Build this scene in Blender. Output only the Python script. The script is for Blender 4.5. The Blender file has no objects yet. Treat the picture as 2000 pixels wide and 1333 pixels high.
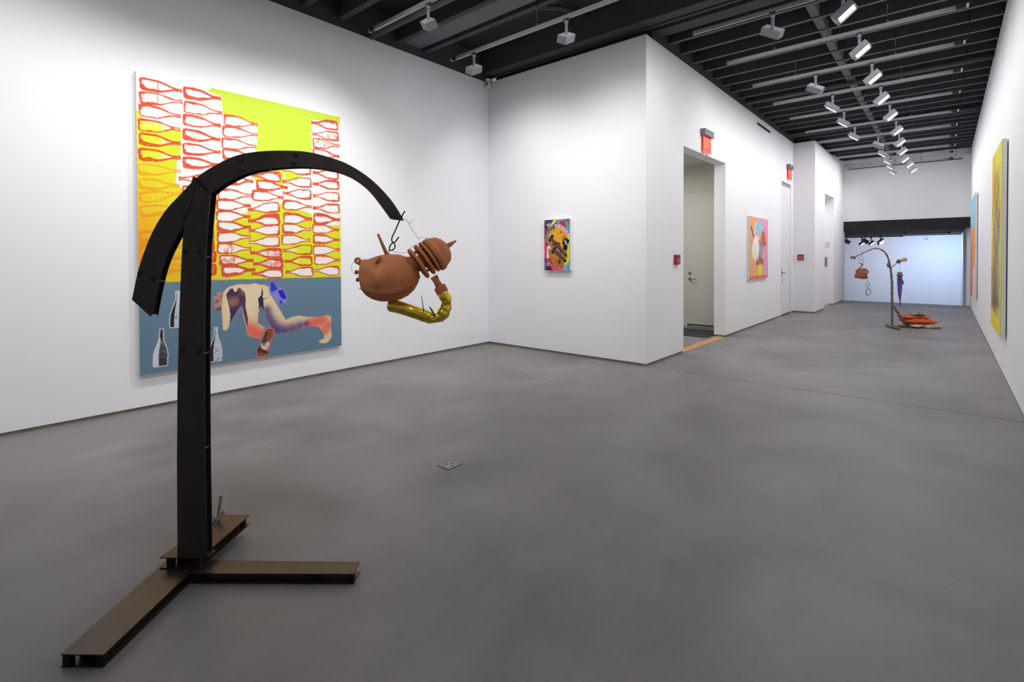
import bpy, bmesh, math, random
import numpy as np
from mathutils import Vector, Matrix
random.seed(7); RNG = np.random.default_rng(11)
SC = bpy.context.scene
COL = SC.collection
PI = math.pi
D={'bot':((0.025,0.108,0.365,0.094,1),(0.021,0.238,0.364,0.199,1),(0.016,0.347,0.35,0.342,0),(0.009,0.483,0.344,0.468,2),(0.013,0.612,0.348,0.604,2),(0.008,0.752,0.346,0.739,2),(0.003,0.893,0.342,0.867,3),(0.006,1.022,0.336,1.007,3),(0.009,1.152,0.345,1.077,3),(0.012,1.281,0.344,1.208,3),(0.372,0.104,0.707,0.091,4),(0.374,0.24,0.719,0.235,0),(0.365,0.362,0.702,0.365,4),(0.361,0.505,0.698,0.504,4),(0.361,0.647,0.7,0.632,0),(0.36,0.779,0.695,0.762,4),(0.677,0.914,0.327,0.937,0),(0.355,1.059,0.692,1.039,0),(0.73,0.293,1.067,0.282,0),(0.715,0.411,1.058,0.391,0),(0.706,0.532,1.049,0.519,0),(0.713,0.645,1.048,0.629,0),(0.711,0.766,1.047,0.752,0),(0.721,0.897,1.013,0.889,0),(0.664,1.053,1.001,1.041,0),(0.652,1.162,0.986,1.151,0),(0.649,1.276,0.982,1.265,0),(1.311,0.81,0.995,0.824,0),(1.043,0.923,1.383,0.918,0),(0.999,1.035,1.335,1.035,0),(1.29,1.139,0.955,1.195,0),(1.293,1.264,0.958,1.314,0),(1.657,0.687,1.331,0.729,0),(1.663,0.837,1.324,0.854,0),(1.662,0.975,1.329,0.981,0),(1.325,1.11,1.665,1.112,0),(1.33,1.252,1.666,1.25,0),(2.005,0.113,1.667,0.137,0),(2.016,0.242,1.68,0.265,1),(1.682,0.368,2.023,0.35,1),(1.681,0.485,2.022,0.478,0),(1.68,0.602,2.021,0.59,0),(2.012,0.706,1.679,0.712,0),(2.016,0.825,1.675,0.843,0),(2.018,0.971,1.679,0.98,0),(2.018,1.108,1.675,1.121,0),(1.681,1.235,2.022,1.244,1),(0.656,1.381,0.986,1.377,0),(0.654,1.489,0.983,1.48,0),(0.653,1.598,0.987,1.604,1),(0.673,1.723,1.009,1.728,1),(0.692,1.835,1.026,1.825,4),(1.292,1.29,0.961,1.312,0),(1.292,1.395,0.963,1.413,0),(1.291,1.52,0.962,1.538,0),(1.311,1.649,0.973,1.65,1),(1.328,1.758,1.002,1.763,1),(1.323,1.868,0.988,1.87,0),(1.331,1.267,1.656,1.257,0),(1.316,1.377,1.652,1.372,0),(1.308,1.496,1.643,1.498,0),(1.664,1.608,1.318,1.619,2),(1.667,1.736,1.341,1.739,2),(1.674,1.862,1.35,1.86,0),(1.682,1.262,2.006,1.242,0),(1.668,1.359,2.008,1.368,0),(1.674,1.483,2.017,1.487,0),(1.672,1.612,2.011,1.605,0),(1.686,1.726,2.022,1.729,0),(2.009,1.858,1.682,1.854,0),(0.649,1.687,0.362,1.68,5),(0.651,1.817,0.36,1.808,5),(0.633,1.572,0.352,1.577,5),(0.631,1.458,0.353,1.467,5),(0.01,1.513,0.343,1.443,3),(0.009,1.622,0.341,1.595,3),(0.008,1.732,0.34,1.698,3),(0.011,1.836,0.344,1.814,3)),'white1':((-0.01,-0.001),(0.504,-0.015),(0.556,0.042),(0.708,0.064),(0.728,0.252),(1.07,0.268),(1.058,0.574),(1.026,0.755),(1.345,0.727),(1.356,0.897),(1.664,0.7),(1.67,0.109),(2.01,0.054),(2.031,0.194),(2.021,1.306),(1.688,1.322),(1.66,1.195),(1.328,1.097),(0.949,1.22),(0.65,1.353),(0.659,1.054),(0.503,1.138),(0.37,1.046),(0.301,0.985),(0.314,0.768),(0.344,0.73),(0.363,0.317),(-0.008,0.288)),'white2':((0.586,1.371),(0.632,1.369),(0.632,1.42),(0.586,1.422)),'lime':((0.504,-0.015),(2.033,-0.029),(2.031,0.172),(2.002,0.056),(1.67,0.109),(1.674,0.479),(1.345,0.727),(1.33,0.9),(1.025,0.881),(1.068,0.269),(0.728,0.252),(0.708,0.064),(0.556,0.042)),'blueline':((-0.022,1.933),(0.588,1.923),(2.018,1.933)),'body':((0.711,2.049),(0.735,2.017),(0.77,1.992),(0.827,1.978),(0.884,1.971),(0.957,1.979),(1.016,1.967),(1.076,1.987),(1.13,1.993),(1.169,2.023),(1.172,2.082),(1.222,2.157),(1.277,2.257),(1.325,2.35),(1.349,2.389),(1.408,2.366),(1.501,2.356),(1.596,2.379),(1.72,2.393),(1.849,2.379),(1.892,2.398),(1.898,2.455),(1.89,2.542),(1.904,2.631),(1.884,2.681),(1.837,2.714),(1.772,2.708),(1.738,2.688),(1.741,2.667),(1.796,2.657),(1.805,2.627),(1.774,2.555),(1.737,2.516),(1.666,2.492),(1.534,2.511),(1.381,2.527),(1.307,2.535),(1.251,2.53),(1.223,2.509),(1.18,2.432),(1.142,2.357),(1.116,2.268),(1.097,2.235),(1.078,2.21),(1.062,2.264),(1.051,2.31),(1.046,2.395),(1.08,2.418),(1.126,2.454),(1.102,2.495),(1.071,2.57),(1.018,2.552),(0.966,2.53),(0.933,2.491),(0.927,2.421),(0.902,2.327),(0.892,2.25),(0.89,2.204),(0.882,2.199),(0.838,2.26),(0.795,2.317),(0.766,2.389),(0.745,2.432),(0.721,2.442),(0.697,2.419),(0.698,2.352),(0.691,2.233),(0.696,2.13)),'torso':((0.735,2.073),(0.774,2.015),(0.802,2.013),(0.812,2.047),(0.833,2.052),(0.855,2.008),(0.876,2.016),(0.919,2.064),(0.926,2.145),(0.922,2.206),(0.946,2.339),(0.943,2.427),(0.923,2.375),(0.899,2.265),(0.89,2.204),(0.882,2.195),(0.795,2.317),(0.763,2.389),(0.774,2.285),(0.761,2.194)),'wedge':((1.094,2.011),(1.106,2.079),(1.098,2.117),(1.106,2.14),(1.168,2.123),(1.105,2.151),(1.109,2.213),(1.111,2.26),(1.093,2.235),(1.078,2.21),(1.062,2.264),(1.058,2.193),(1.051,2.136),(1.083,2.101)),'head':((0.623,2.073),(0.653,2.046),(0.711,2.044),(0.7,2.078),(0.691,2.233),(0.655,2.235),(0.638,2.221),(0.624,2.169),(0.619,2.124)),'shoe':((1.163,2.003),(1.173,1.963),(1.205,1.949),(1.236,1.966),(1.256,2.011),(1.32,2.046),(1.344,2.084),(1.368,2.15),(1.355,2.198),(1.31,2.226),(1.27,2.208),(1.223,2.141),(1.184,2.091),(1.168,2.043)),'shoein':((1.263,2.055),(1.32,2.054),(1.36,2.15),(1.327,2.164),(1.287,2.129)),'foot':((1.141,2.46),(1.204,2.463),(1.221,2.501),(1.215,2.548),(1.178,2.623),(1.166,2.685),(1.154,2.739),(1.115,2.765),(1.069,2.77),(1.039,2.757),(1.024,2.72),(1.032,2.682),(1.055,2.623),(1.094,2.549),(1.11,2.496)),'footd':((1.125,2.498),(1.148,2.5),(1.14,2.555),(1.147,2.603),(1.07,2.672),(1.154,2.723),(1.146,2.746),(1.077,2.712),(1.035,2.706),(1.039,2.679),(1.093,2.596)),'footw':((1.101,2.582),(1.148,2.556),(1.163,2.605),(1.162,2.685),(1.139,2.705),(1.077,2.665),(1.074,2.625)),'purple':((1.143,2.266,0.05),(1.158,2.335,0.05),(1.185,2.401,0.06),(1.219,2.469,0.07),(1.267,2.506,0.07),(1.34,2.51,0.06),(1.423,2.499,0.06),(1.508,2.479,0.06),(1.586,2.462,0.04)),'red':((1.639,2.459,0.06),(1.711,2.454,0.07),(1.784,2.427,0.08),(1.858,2.503,0.05),(1.811,2.568,0.06),(0.967,2.449,0.08),(1.018,2.501,0.07),(1.071,2.523,0.06)),'bw':((0.173,2.36,0.159,2.714),(0.307,2.013,0.295,2.364),(0.637,2.396,0.63,2.742)),'small':{'magenta':((-0.004,0.125),(0.062,0.114),(0.045,0.207),(0.036,0.328),(0.044,0.529),(0.126,0.636),(0.224,0.701),(0.336,0.68),(0.335,0.734),(0.15,0.732),(0.085,0.649),(0.002,0.542)),'yel1':((0.12,0.063),(0.169,0.006),(0.226,0.002),(0.169,0.065),(0.128,0.083)),'teal':((0.193,0.073),(0.226,0.001),(0.369,0.004),(0.439,0.045),(0.439,0.207),(0.407,0.232),(0.337,0.138)),'lime':((0.36,0.25),(0.439,0.207),(0.438,0.595),(0.367,0.667),(0.336,0.674),(0.383,0.53)),'teal2':((0.336,0.68),(0.438,0.595),(0.437,0.732),(0.32,0.734)),'face':((0.057,0.301),(0.07,0.221),(0.111,0.156),(0.168,0.125),(0.249,0.122),(0.337,0.158),(0.4,0.238),(0.407,0.335),(0.399,0.465),(0.383,0.569),(0.336,0.654),(0.264,0.701),(0.191,0.682),(0.118,0.596),(0.06,0.502),(0.048,0.395)),'faceu':((0.078,0.242),(0.111,0.163),(0.168,0.128),(0.249,0.125),(0.321,0.157),(0.368,0.224),(0.384,0.335),(0.383,0.439),(0.273,0.392),(0.241,0.332),(0.152,0.317),(0.078,0.322)),'heart':((0.258,0.043),(0.282,0.019),(0.313,0.033),(0.345,0.021),(0.373,0.048),(0.369,0.087),(0.396,0.095),(0.376,0.12),(0.337,0.106),(0.289,0.074)),'hair':((0.053,0.301),(0.057,0.221),(0.095,0.149),(0.152,0.104),(0.209,0.09),(0.273,0.103),(0.337,0.138),(0.384,0.185),(0.407,0.225)),'box':((0.037,0.066),(0.099,0.032),(0.144,0.091),(0.074,0.135)),'bubble':((0.329,0.295),(0.348,0.269),(0.407,0.277),(0.438,0.304),(0.43,0.342),(0.399,0.374),(0.411,0.42),(0.375,0.449),(0.336,0.438),(0.328,0.393),(0.34,0.367),(0.309,0.36),(0.321,0.334)),'bolts':((0.119,0.269),(0.379,0.517),(0.168,0.44),(0.367,0.595)),'brown':((0.151,0.363),(0.208,0.331),(0.265,0.346),(0.281,0.398),(0.28,0.53),(0.264,0.622)),'white':((0.048,0.388),(0.102,0.376),(0.114,0.422),(0.077,0.422),(0.093,0.562),(0.044,0.549)),'dots':((0.168,0.151),(0.293,0.192),(0.352,0.246),(0.175,0.629),(0.216,0.675),(0.28,0.684),(0.328,0.654),(0.399,0.55),(0.406,0.699),(0.064,0.643))},'pink':{'corners':((-0.001,0.005),(1.325,-0.014),(1.356,1.232),(0.023,1.226)),'pink':((0.636,-0.002),(1.325,-0.014),(1.356,1.232),(0.815,1.188),(1.006,0.79),(1.305,0.515),(0.999,0.252)),'blue':((0.41,0.338),(0.431,0.183),(0.544,0.074),(0.707,0.033),(0.875,0.084),(0.95,0.214),(0.806,0.325),(0.711,0.421),(0.57,0.32)),'red':((0.902,0.282),(0.999,0.239),(1.1,0.316),(1.151,0.409),(1.003,0.534),(0.856,0.55),(0.806,0.392)),'white':((0.343,0.404),(0.408,0.145),(0.498,0.064),(0.432,0.325),(0.616,0.319),(0.711,0.421),(0.622,0.815),(0.553,0.919),(0.415,0.892),(0.214,0.788),(0.147,0.662),(0.211,0.535)),'cream':((0.168,0.611),(0.389,0.532),(0.527,0.685),(0.438,0.866),(0.214,0.788)),'lav':((0.664,0.448),(0.807,0.471),(0.954,0.589),(1.152,0.464),(1.203,0.517),(0.955,0.682),(0.859,0.816),(0.622,0.828),(0.667,0.658)),'mauve':((0.553,0.893),(0.622,0.815),(0.859,0.816),(1.006,0.857),(0.958,0.964),(0.764,0.922),(0.53,0.971)),'lime':((0.576,0.959),(0.812,0.942),(0.958,0.964),(0.935,1.071),(0.864,1.203),(0.673,1.196),(0.578,1.076)),'stick':((0.121,0.209),(0.187,0.282),(0.298,0.393)),'ol':(((0.343,0.404),(0.211,0.535),(0.147,0.662),(0.236,0.814),(0.53,0.906),(0.508,0.996),(0.625,1.182)),((0.387,0.377),(0.523,0.322),(0.617,0.397),(0.618,0.528)),((0.687,0.395),(0.736,0.552),(0.621,0.789),(0.859,0.829),(1.007,0.871),(0.912,1.191)),((0.808,0.564),(1.052,0.533),(1.177,0.463),(1.176,0.422)),((0.167,0.46),(0.168,0.573)))},'post':((-0.068,0.1),(-0.065,0.521),(-0.059,0.833),(-0.048,1.144),(-0.034,1.41),(-0.022,1.554),(-0.006,1.664),(0.021,1.752),(0.058,1.736),(0.093,1.679),(0.081,1.564),(0.071,1.454),(0.061,1.188),(0.056,0.833),(0.055,0.521),(0.057,0.1)),'arch_out':((0.021,1.736),(0.07,1.774),(0.119,1.802),(0.203,1.844),(0.305,1.86),(0.406,1.863),(0.51,1.859),(0.611,1.833),(0.688,1.805),(0.765,1.754),(0.83,1.692),(0.881,1.628),(0.918,1.561)),'arch_in':((0.091,1.677),(0.135,1.71),(0.18,1.736),(0.251,1.769),(0.355,1.787),(0.458,1.793),(0.522,1.791),(0.586,1.783),(0.648,1.768),(0.709,1.741),(0.771,1.696),(0.819,1.637),(0.869,1.566)),'tail_out':((0.021,1.736),(-0.029,1.682),(-0.093,1.618),(-0.136,1.556),(-0.171,1.49),(-0.202,1.411),(-0.225,1.34),(-0.251,1.221)),'tail_in':((0.006,1.609),(-0.022,1.554),(-0.055,1.499),(-0.082,1.45),(-0.107,1.399),(-0.128,1.34),(-0.148,1.26),(-0.171,1.147)),'spike':((0.021,1.75),(0.034,1.739),(0.011,1.631),(-0.019,1.576),(-0.006,1.664)),'welds':((-0.018,1.43),(0.047,1.43),(-0.037,0.998),(0.037,0.998),(-0.214,1.334),(-0.159,1.311),(0.463,1.845),(0.454,1.81),(0.225,1.826),(0.233,1.78)),'h':{'top':((0.735,1.374),(0.741,1.392),(0.763,1.392),(0.785,1.4),(0.816,1.41),(0.855,1.414),(0.899,1.413),(0.933,1.402),(0.964,1.38),(0.981,1.352),(0.989,1.321)),'bot':((0.734,1.278),(0.74,1.254),(0.758,1.232),(0.784,1.217),(0.819,1.207),(0.862,1.207),(0.902,1.215),(0.937,1.232),(0.963,1.256),(0.981,1.286),(0.988,1.308)),'seam':((0.738,1.269),(0.78,1.258),(0.819,1.249),(0.863,1.246),(0.906,1.251),(0.95,1.269),(0.981,1.299)),'discs':((0.984,1.373),(1.01,1.39),(1.03,1.402),(1.045,1.408)),'discdir':((0.94,1.435),(1.029,1.312)),'apex':((1.104,1.447),(1.145,1.472)),'spout':((1.049,1.316),(1.062,1.292),(1.075,1.268)),'collar':((1.072,1.273),(1.09,1.24)),'tube':((1.09,1.246),(1.102,1.22),(1.105,1.192),(1.097,1.163),(1.078,1.141),(1.054,1.131),(1.024,1.139),(0.984,1.154),(0.936,1.171),(0.888,1.185),(0.849,1.191)),'prong':((0.808,1.502),(0.827,1.457),(0.846,1.412)),'eyelet':((0.725,1.386),),'bolts':((0.72,1.337),(0.725,1.304)),'lump':((0.804,1.348),(0.817,1.3),(0.833,1.402),(0.813,1.372),(0.754,1.339),(0.767,1.278)),'hook':((0.927,1.602),(0.917,1.589),(0.913,1.576),(0.904,1.563),(0.893,1.539),(0.88,1.509),(0.869,1.489),(0.867,1.474),(0.873,1.464),(0.884,1.467),(0.892,1.481),(0.9,1.489)),'link':((0.873,1.465),(0.86,1.452),(0.856,1.433),(0.864,1.43),(0.879,1.437),(0.884,1.45),(0.875,1.465)),'link2':((0.856,1.433),(0.856,1.413)),'wire1':((0.924,1.574),(0.931,1.563),(0.939,1.554),(0.96,1.517),(0.99,1.474)),'wire2':((0.939,1.551),(0.956,1.548),(0.966,1.563)),'wire3':((0.988,1.485),(1.012,1.488),(1.039,1.479)),'wire4':((0.864,1.433),(0.89,1.422),(0.916,1.417),(0.94,1.422)),'wire5':((0.726,1.32),(0.702,1.331),(0.693,1.348),(0.695,1.37),(0.706,1.381)),'wire6':((0.94,1.428),(0.951,1.443),(0.969,1.45),(0.993,1.465)),'twigs':(((1.01,1.159),(1.004,1.199),(1,1.234)),((1.056,1.146),(1.043,1.172),(1.033,1.186)),((1.08,1.15),(1.093,1.117))),'gap':((1.01,1.391),)},'s2':{'pole':((-0.727,1.38),(-0.667,1.41),(-0.6,1.44),(-0.54,1.469),(-0.466,1.503),(-0.391,1.534),(-0.339,1.545),(-0.287,1.543),(-0.234,1.528),(-0.182,1.499),(-0.137,1.46),(-0.106,1.408),(-0.08,1.348),(-0.061,1.281),(-0.045,1.213),(-0.034,1.146),(-0.022,1.064),(-0.014,0.981),(-0.007,0.899),(-0.002,0.799),(-0.003,0.831),(-0.006,0.669),(0.003,0.471),(0.001,0.219),(0.002,0.012)),'claw':((-0.719,1.384),(-0.772,1.365),(-0.82,1.373),(-0.772,1.365),(-0.809,1.347),(-0.741,1.328)),'lump':((-0.079,1.258),(-0.083,1.213),(-0.045,1.176)),'branch':((-0.034,1.161),(0.022,1.209),(0.096,1.265),(0.141,1.299),(0.186,1.313),(0.26,1.328)),'rings':((-0.604,1.413),(-0.611,1.361),(-0.603,1.29)),'bird':((-0.651,1.245),(-0.573,1.238),(-0.613,1.178),(-0.666,1.133),(-0.703,1.088)),'clay':((-0.703,1.088),(-0.71,1.044),(-0.732,1.006),(-0.724,0.969),(-0.65,0.961),(-0.56,0.946),(-0.493,0.957),(-0.474,0.979),(-0.5,1.005),(-0.508,1.058),(-0.538,1.133),(-0.576,1.155),(-0.621,1.14),(-0.665,1.103)),'spring':((-0.474,0.94),(-0.485,0.886),(-0.511,0.86),(-0.507,0.797),(-0.484,0.77),(-0.452,0.788),(-0.445,0.85),(-0.458,0.877),(-0.43,0.832),(-0.484,0.766),(-0.516,0.707),(-0.501,0.653),(-0.465,0.631),(-0.426,0.653),(-0.421,0.707),(-0.448,0.761),(-0.502,0.761),(-0.514,0.671),(-0.501,0.613)),'hat':((0.146,1.136),(0.119,1.069),(0.193,1.069),(0.08,1.007),(0.209,1.006),(0.147,1.01)),'umb':((0.143,1.001),(0.147,0.902),(0.148,0.759),(0.149,0.633),(0.153,0.579),(0.155,0.489),(0.158,0.426)),'strut':((0.008,0.444),(0.114,0.288),(0.198,0.155),(0.301,-0.001)),'foot':((0.014,-0.006),(0.139,-0.012),(0.319,-0.016))},'pil':{'a':(0.283,0.071),'b':(0.696,0.112),'c':(0.762,0.016),'d':(0.516,0.13),'e':(0.715,-0.032),'f':(0.499,-0.026),'g':(0.289,0.041)}}

# ------------------------------------------------------------------ materials
def lin(c):
    return tuple(((v/255)/12.92 if v/255 <= .04045 else ((v/255+.055)/1.055)**2.4) for v in c)
def mat(name, rgb, rough=.6, metal=0., noise=0., nscale=8., bump=0., bscale=60., emit=None, estr=0., rgb2=None, detail=4., rvar=0., coat=0.):
    m = bpy.data.materials.new(name); m.use_nodes = True
    nt = m.node_tree; B = nt.nodes['Principled BSDF']; L = nt.links
    c = lin(rgb)
    B.inputs['Base Color'].default_value = (*c, 1)
    B.inputs['Roughness'].default_value = rough
    B.inputs['Metallic'].default_value = metal
    if coat: B.inputs['Coat Weight'].default_value = coat
    tc = nt.nodes.new('ShaderNodeTexCoord')
    if noise or rgb2 or rvar:
        n = nt.nodes.new('ShaderNodeTexNoise'); n.inputs['Scale'].default_value = nscale; n.inputs['Detail'].default_value = detail
        L.new(tc.outputs['Object'], n.inputs['Vector'])
        r = nt.nodes.new('ShaderNodeValToRGB')
        c2 = lin(rgb2) if rgb2 else tuple(max(0, v*(1-noise)) for v in c)
        c1 = c if rgb2 else tuple(min(1, v*(1+noise)) for v in c)
        r.color_ramp.elements[0].position = .3; r.color_ramp.elements[1].position = .7
        r.color_ramp.elements[0].color = (*c2, 1); r.color_ramp.elements[1].color = (*c1, 1)
        L.new(n.outputs['Fac'], r.inputs['Fac']); L.new(r.outputs['Color'], B.inputs['Base Color'])
        if rvar:
            mr = nt.nodes.new('ShaderNodeMapRange'); mr.inputs['To Min'].default_value = rough-rvar; mr.inputs['To Max'].default_value = rough+rvar
            L.new(n.outputs['Fac'], mr.inputs['Value']); L.new(mr.outputs['Result'], B.inputs['Roughness'])
    if bump:
        n2 = nt.nodes.new('ShaderNodeTexNoise'); n2.inputs['Scale'].default_value = bscale; n2.inputs['Detail'].default_value = 5
        L.new(tc.outputs['Object'], n2.inputs['Vector'])
        b = nt.nodes.new('ShaderNodeBump'); b.inputs['Strength'].default_value = bump; b.inputs['Distance'].default_value = .01
        L.new(n2.outputs['Fac'], b.inputs['Height']); L.new(b.outputs['Normal'], B.inputs['Normal'])
    if emit:
        B.inputs['Emission Color'].default_value = (*lin(emit), 1); B.inputs['Emission Strength'].default_value = estr
    return m
M = {}
M['wall'] = mat('white_wall_paint', (238,238,241), .85, noise=.012, nscale=1.3, bump=.03, bscale=90)
M['hall'] = mat('hall_paint', (196,195,188), .85, noise=.01, nscale=2)
M['reveal'] = mat('dull_olive_metal', (112,110,96), .55, noise=.25, nscale=9)
M['joist'] = mat('dark_ceiling_paint', (62,61,66), .75, noise=.12, nscale=3)
M['deck'] = mat('black_deck_paint', (34,33,37), .85, noise=.1, nscale=2)
M['panel'] = mat('grey_panel_and_bounce_strip', (104,102,107), .8, noise=.06, nscale=3)
M['rail'] = mat('track_aluminium', (118,118,121), .45, .3, noise=.04, nscale=20)
M['railgroove'] = mat('track_groove_white', (225,225,222), .4)
M['fixture'] = mat('fixture_grey', (138,140,145), .45, .3, noise=.03, nscale=30)
M['black'] = mat('black_plastic', (14,14,15), .5, noise=.1, nscale=30)
M['lens_on'] = mat('lit_lens', (255,255,255), .3, emit=(255,252,246), estr=9.)
M['lens_off'] = mat('dim_lens', (170,170,172), .3, emit=(255,252,246), estr=.35)
M['steel'] = mat('blackened_steel', (66,61,57), .45, .3, rgb2=(50,46,43), nscale=5, rvar=.1, bump=.02, bscale=30)
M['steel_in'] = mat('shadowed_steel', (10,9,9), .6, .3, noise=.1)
M['steel_edge'] = mat('bare_steel_edge', (96,94,92), .4, .7, noise=.1)
M['steel_brown'] = mat('brown_steel_top', (96,78,60), .34, .65, rgb2=(64,58,56), nscale=2.2, rvar=.08, bump=.02, bscale=40)
M['steel_weld'] = mat('dull_weld_spot', (40,37,35), .6, .3, noise=.1)
M['joint'] = mat('dark_joint_line', (74,72,72), .7, noise=.05)
M['tab'] = mat('pale_bare_metal', (168,152,140), .5, .2, noise=.06)
M['clay'] = mat('terracotta', (206,134,88), .82, rgb2=(178,108,68), nscale=7, bump=.12, bscale=45)
M['clay_d'] = mat('terracotta_dark', (172,102,66), .85, rgb2=(144,84,54), nscale=9, bump=.1, bscale=45)
M['gold'] = mat('gold_foil', (250,222,84), .2, .85, rgb2=(205,165,50), nscale=14, bump=.35, bscale=26)
M['foilmix'] = mat('crumpled_foil', (190,180,120), .2, .9, rgb2=(160,60,40), nscale=60, bump=.9, bscale=60)
M['wire'] = mat('dark_wire', (38,40,44), .4, .8, noise=.1)
M['wood'] = mat('branch_bark', (134,120,104), .85, rgb2=(98,86,76), nscale=25, bump=.3, bscale=60)
M['bamboo'] = mat('bamboo', (206,176,132), .6, rgb2=(176,142,98), nscale=14)
M['tan'] = mat('tan_threshold_strip', (186,140,92), .6, noise=.06, nscale=10)
M['mat_d'] = mat('dark_rubber_mat', (44,44,50), .8, noise=.1, nscale=40)
M['door'] = mat('grey_door_paint', (196,196,190), .6, noise=.01, nscale=2)
M['doorw'] = mat('white_door_paint', (226,226,228), .55, noise=.01, nscale=2)
M['chrome'] = mat('brushed_nickel', (150,148,142), .3, .9, noise=.05)
M['red'] = mat('fire_alarm_red', (168,34,28), .4, noise=.05, nscale=20)
M['white'] = mat('white_plastic', (232,232,230), .45, noise=.02, nscale=30)
M['canvas'] = mat('canvas_edge', (226,224,221), .85, noise=.03, nscale=40)
M['exitred'] = mat('exit_red_acrylic', (170,26,18), .25, emit=(205,34,16), estr=.62, rgb2=(120,16,16), nscale=14)
M['exitedge'] = mat('exit_acrylic_edge', (255,120,110), .25, emit=(255,110,95), estr=1.)
M['exitlet'] = mat('exit_letter_orange', (255,120,30), .4, emit=(255,118,26), estr=1.2)
M['orange'] = mat('orange_fabric', (206,92,34), .8, rgb2=(184,76,26), nscale=6, bump=.15, bscale=30)
M['coral'] = mat('coral_print_fabric', (206,110,92), .8, rgb2=(222,196,178), nscale=7, bump=.15, bscale=30)
M['greenfab'] = mat('patterned_green_fabric', (160,176,132), .8, rgb2=(104,116,112), nscale=9, bump=.15, bscale=40)
M['navy'] = mat('navy_fabric', (34,40,84), .8, noise=.1)
M['sack'] = mat('cream_sackcloth', (198,188,160), .9, rgb2=(170,158,128), nscale=14, bump=.3, bscale=50)
M['purple'] = mat('purple_umbrella_cloth', (92,88,168), .7, rgb2=(80,74,150), nscale=8)
M['magenta'] = mat('magenta_umbrella_cloth', (168,24,128), .7, rgb2=(150,20,110), nscale=8)
M['hat'] = mat('olive_hat_cloth', (118,108,94), .85, noise=.08, nscale=20)
M['bluewall'] = mat('back_room_wall_paint', (236,238,242), .85, noise=.01, nscale=2)
M['white_mark'] = mat('white_print', (238,236,234), .6)
M['grey_mark'] = mat('grey_print', (150,148,150), .6)
M['boxmetal'] = mat('brushed_floor_plate', (142,140,136), .4, .4, noise=.08, nscale=40)
M['twig'] = mat('green_twig', (44,84,34), .7, noise=.2)
M['twig2'] = mat('blue_grey_twig', (46,62,70), .7, noise=.2)
M['bluepaint'] = mat('underside_conduit', (70,69,74), .6, noise=.1)

def concrete():
    m = bpy.data.materials.new('polished_concrete'); m.use_nodes = True
    nt = m.node_tree; B = nt.nodes['Principled BSDF']; L = nt.links
    tc = nt.nodes.new('ShaderNodeTexCoord')
    def noise(scale, det, dist=0., stretch=None):
        n = nt.nodes.new('ShaderNodeTexNoise'); n.inputs['Scale'].default_value = scale; n.inputs['Detail'].default_value = det
        n.inputs['Distortion'].default_value = dist
        if stretch:
            mp = nt.nodes.new('ShaderNodeMapping'); mp.inputs['Scale'].default_value = stretch
            L.new(tc.outputs['Object'], mp.inputs['Vector']); L.new(mp.outputs['Vector'], n.inputs['Vector'])
        else: L.new(tc.outputs['Object'], n.inputs['Vector'])
        return n
    a = noise(.9, 6, .6); b = noise(3.2, 8, .4, (1, .55, 1)); c = noise(26, 5)
    ad = nt.nodes.new('ShaderNodeMath'); ad.operation = 'MULTIPLY_ADD'; ad.inputs[1].default_value = .5; L.new(b.outputs['Fac'], ad.inputs[0]); L.new(a.outputs['Fac'], ad.inputs[2])
    ad2 = nt.nodes.new('ShaderNodeMath'); ad2.operation = 'MULTIPLY_ADD'; ad2.inputs[1].default_value = .12; L.new(c.outputs['Fac'], ad2.inputs[0]); L.new(ad.outputs[0], ad2.inputs[2])
    r = nt.nodes.new('ShaderNodeValToRGB'); r.color_ramp.elements[0].position = .55; r.color_ramp.elements[1].position = 1.05
    r.color_ramp.elements[0].color = (*lin(FLOOR_A), 1); r.color_ramp.elements[1].color = (*lin(FLOOR_B), 1)
    L.new(ad2.outputs[0], r.inputs['Fac']); L.new(r.outputs['Color'], B.inputs['Base Color'])
    mr = nt.nodes.new('ShaderNodeMapRange'); mr.inputs['To Min'].default_value = .34; mr.inputs['To Max'].default_value = .56
    L.new(b.outputs['Fac'], mr.inputs['Value']); L.new(mr.outputs['Result'], B.inputs['Roughness'])
    bp = nt.nodes.new('ShaderNodeBump'); bp.inputs['Strength'].default_value = .04; bp.inputs['Distance'].default_value = .01
    L.new(c.outputs['Fac'], bp.inputs['Height']); L.new(bp.outputs['Normal'], B.inputs['Normal'])
    B.inputs['Specular IOR Level'].default_value = .4
    return m
FLOOR_A = (106,103,103); FLOOR_B = (134,131,132)
M['floor'] = concrete()
def paintmat(name):
    m = bpy.data.materials.new(name); m.use_nodes = True
    nt = m.node_tree; B = nt.nodes['Principled BSDF']
    v = nt.nodes.new('ShaderNodeVertexColor'); v.layer_name = 'paint'
    nt.links.new(v.outputs['Color'], B.inputs['Base Color']); B.inputs['Roughness'].default_value = .7
    B.inputs['Specular IOR Level'].default_value = .25
    return m
M['paint'] = paintmat('acrylic_paint')

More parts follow.
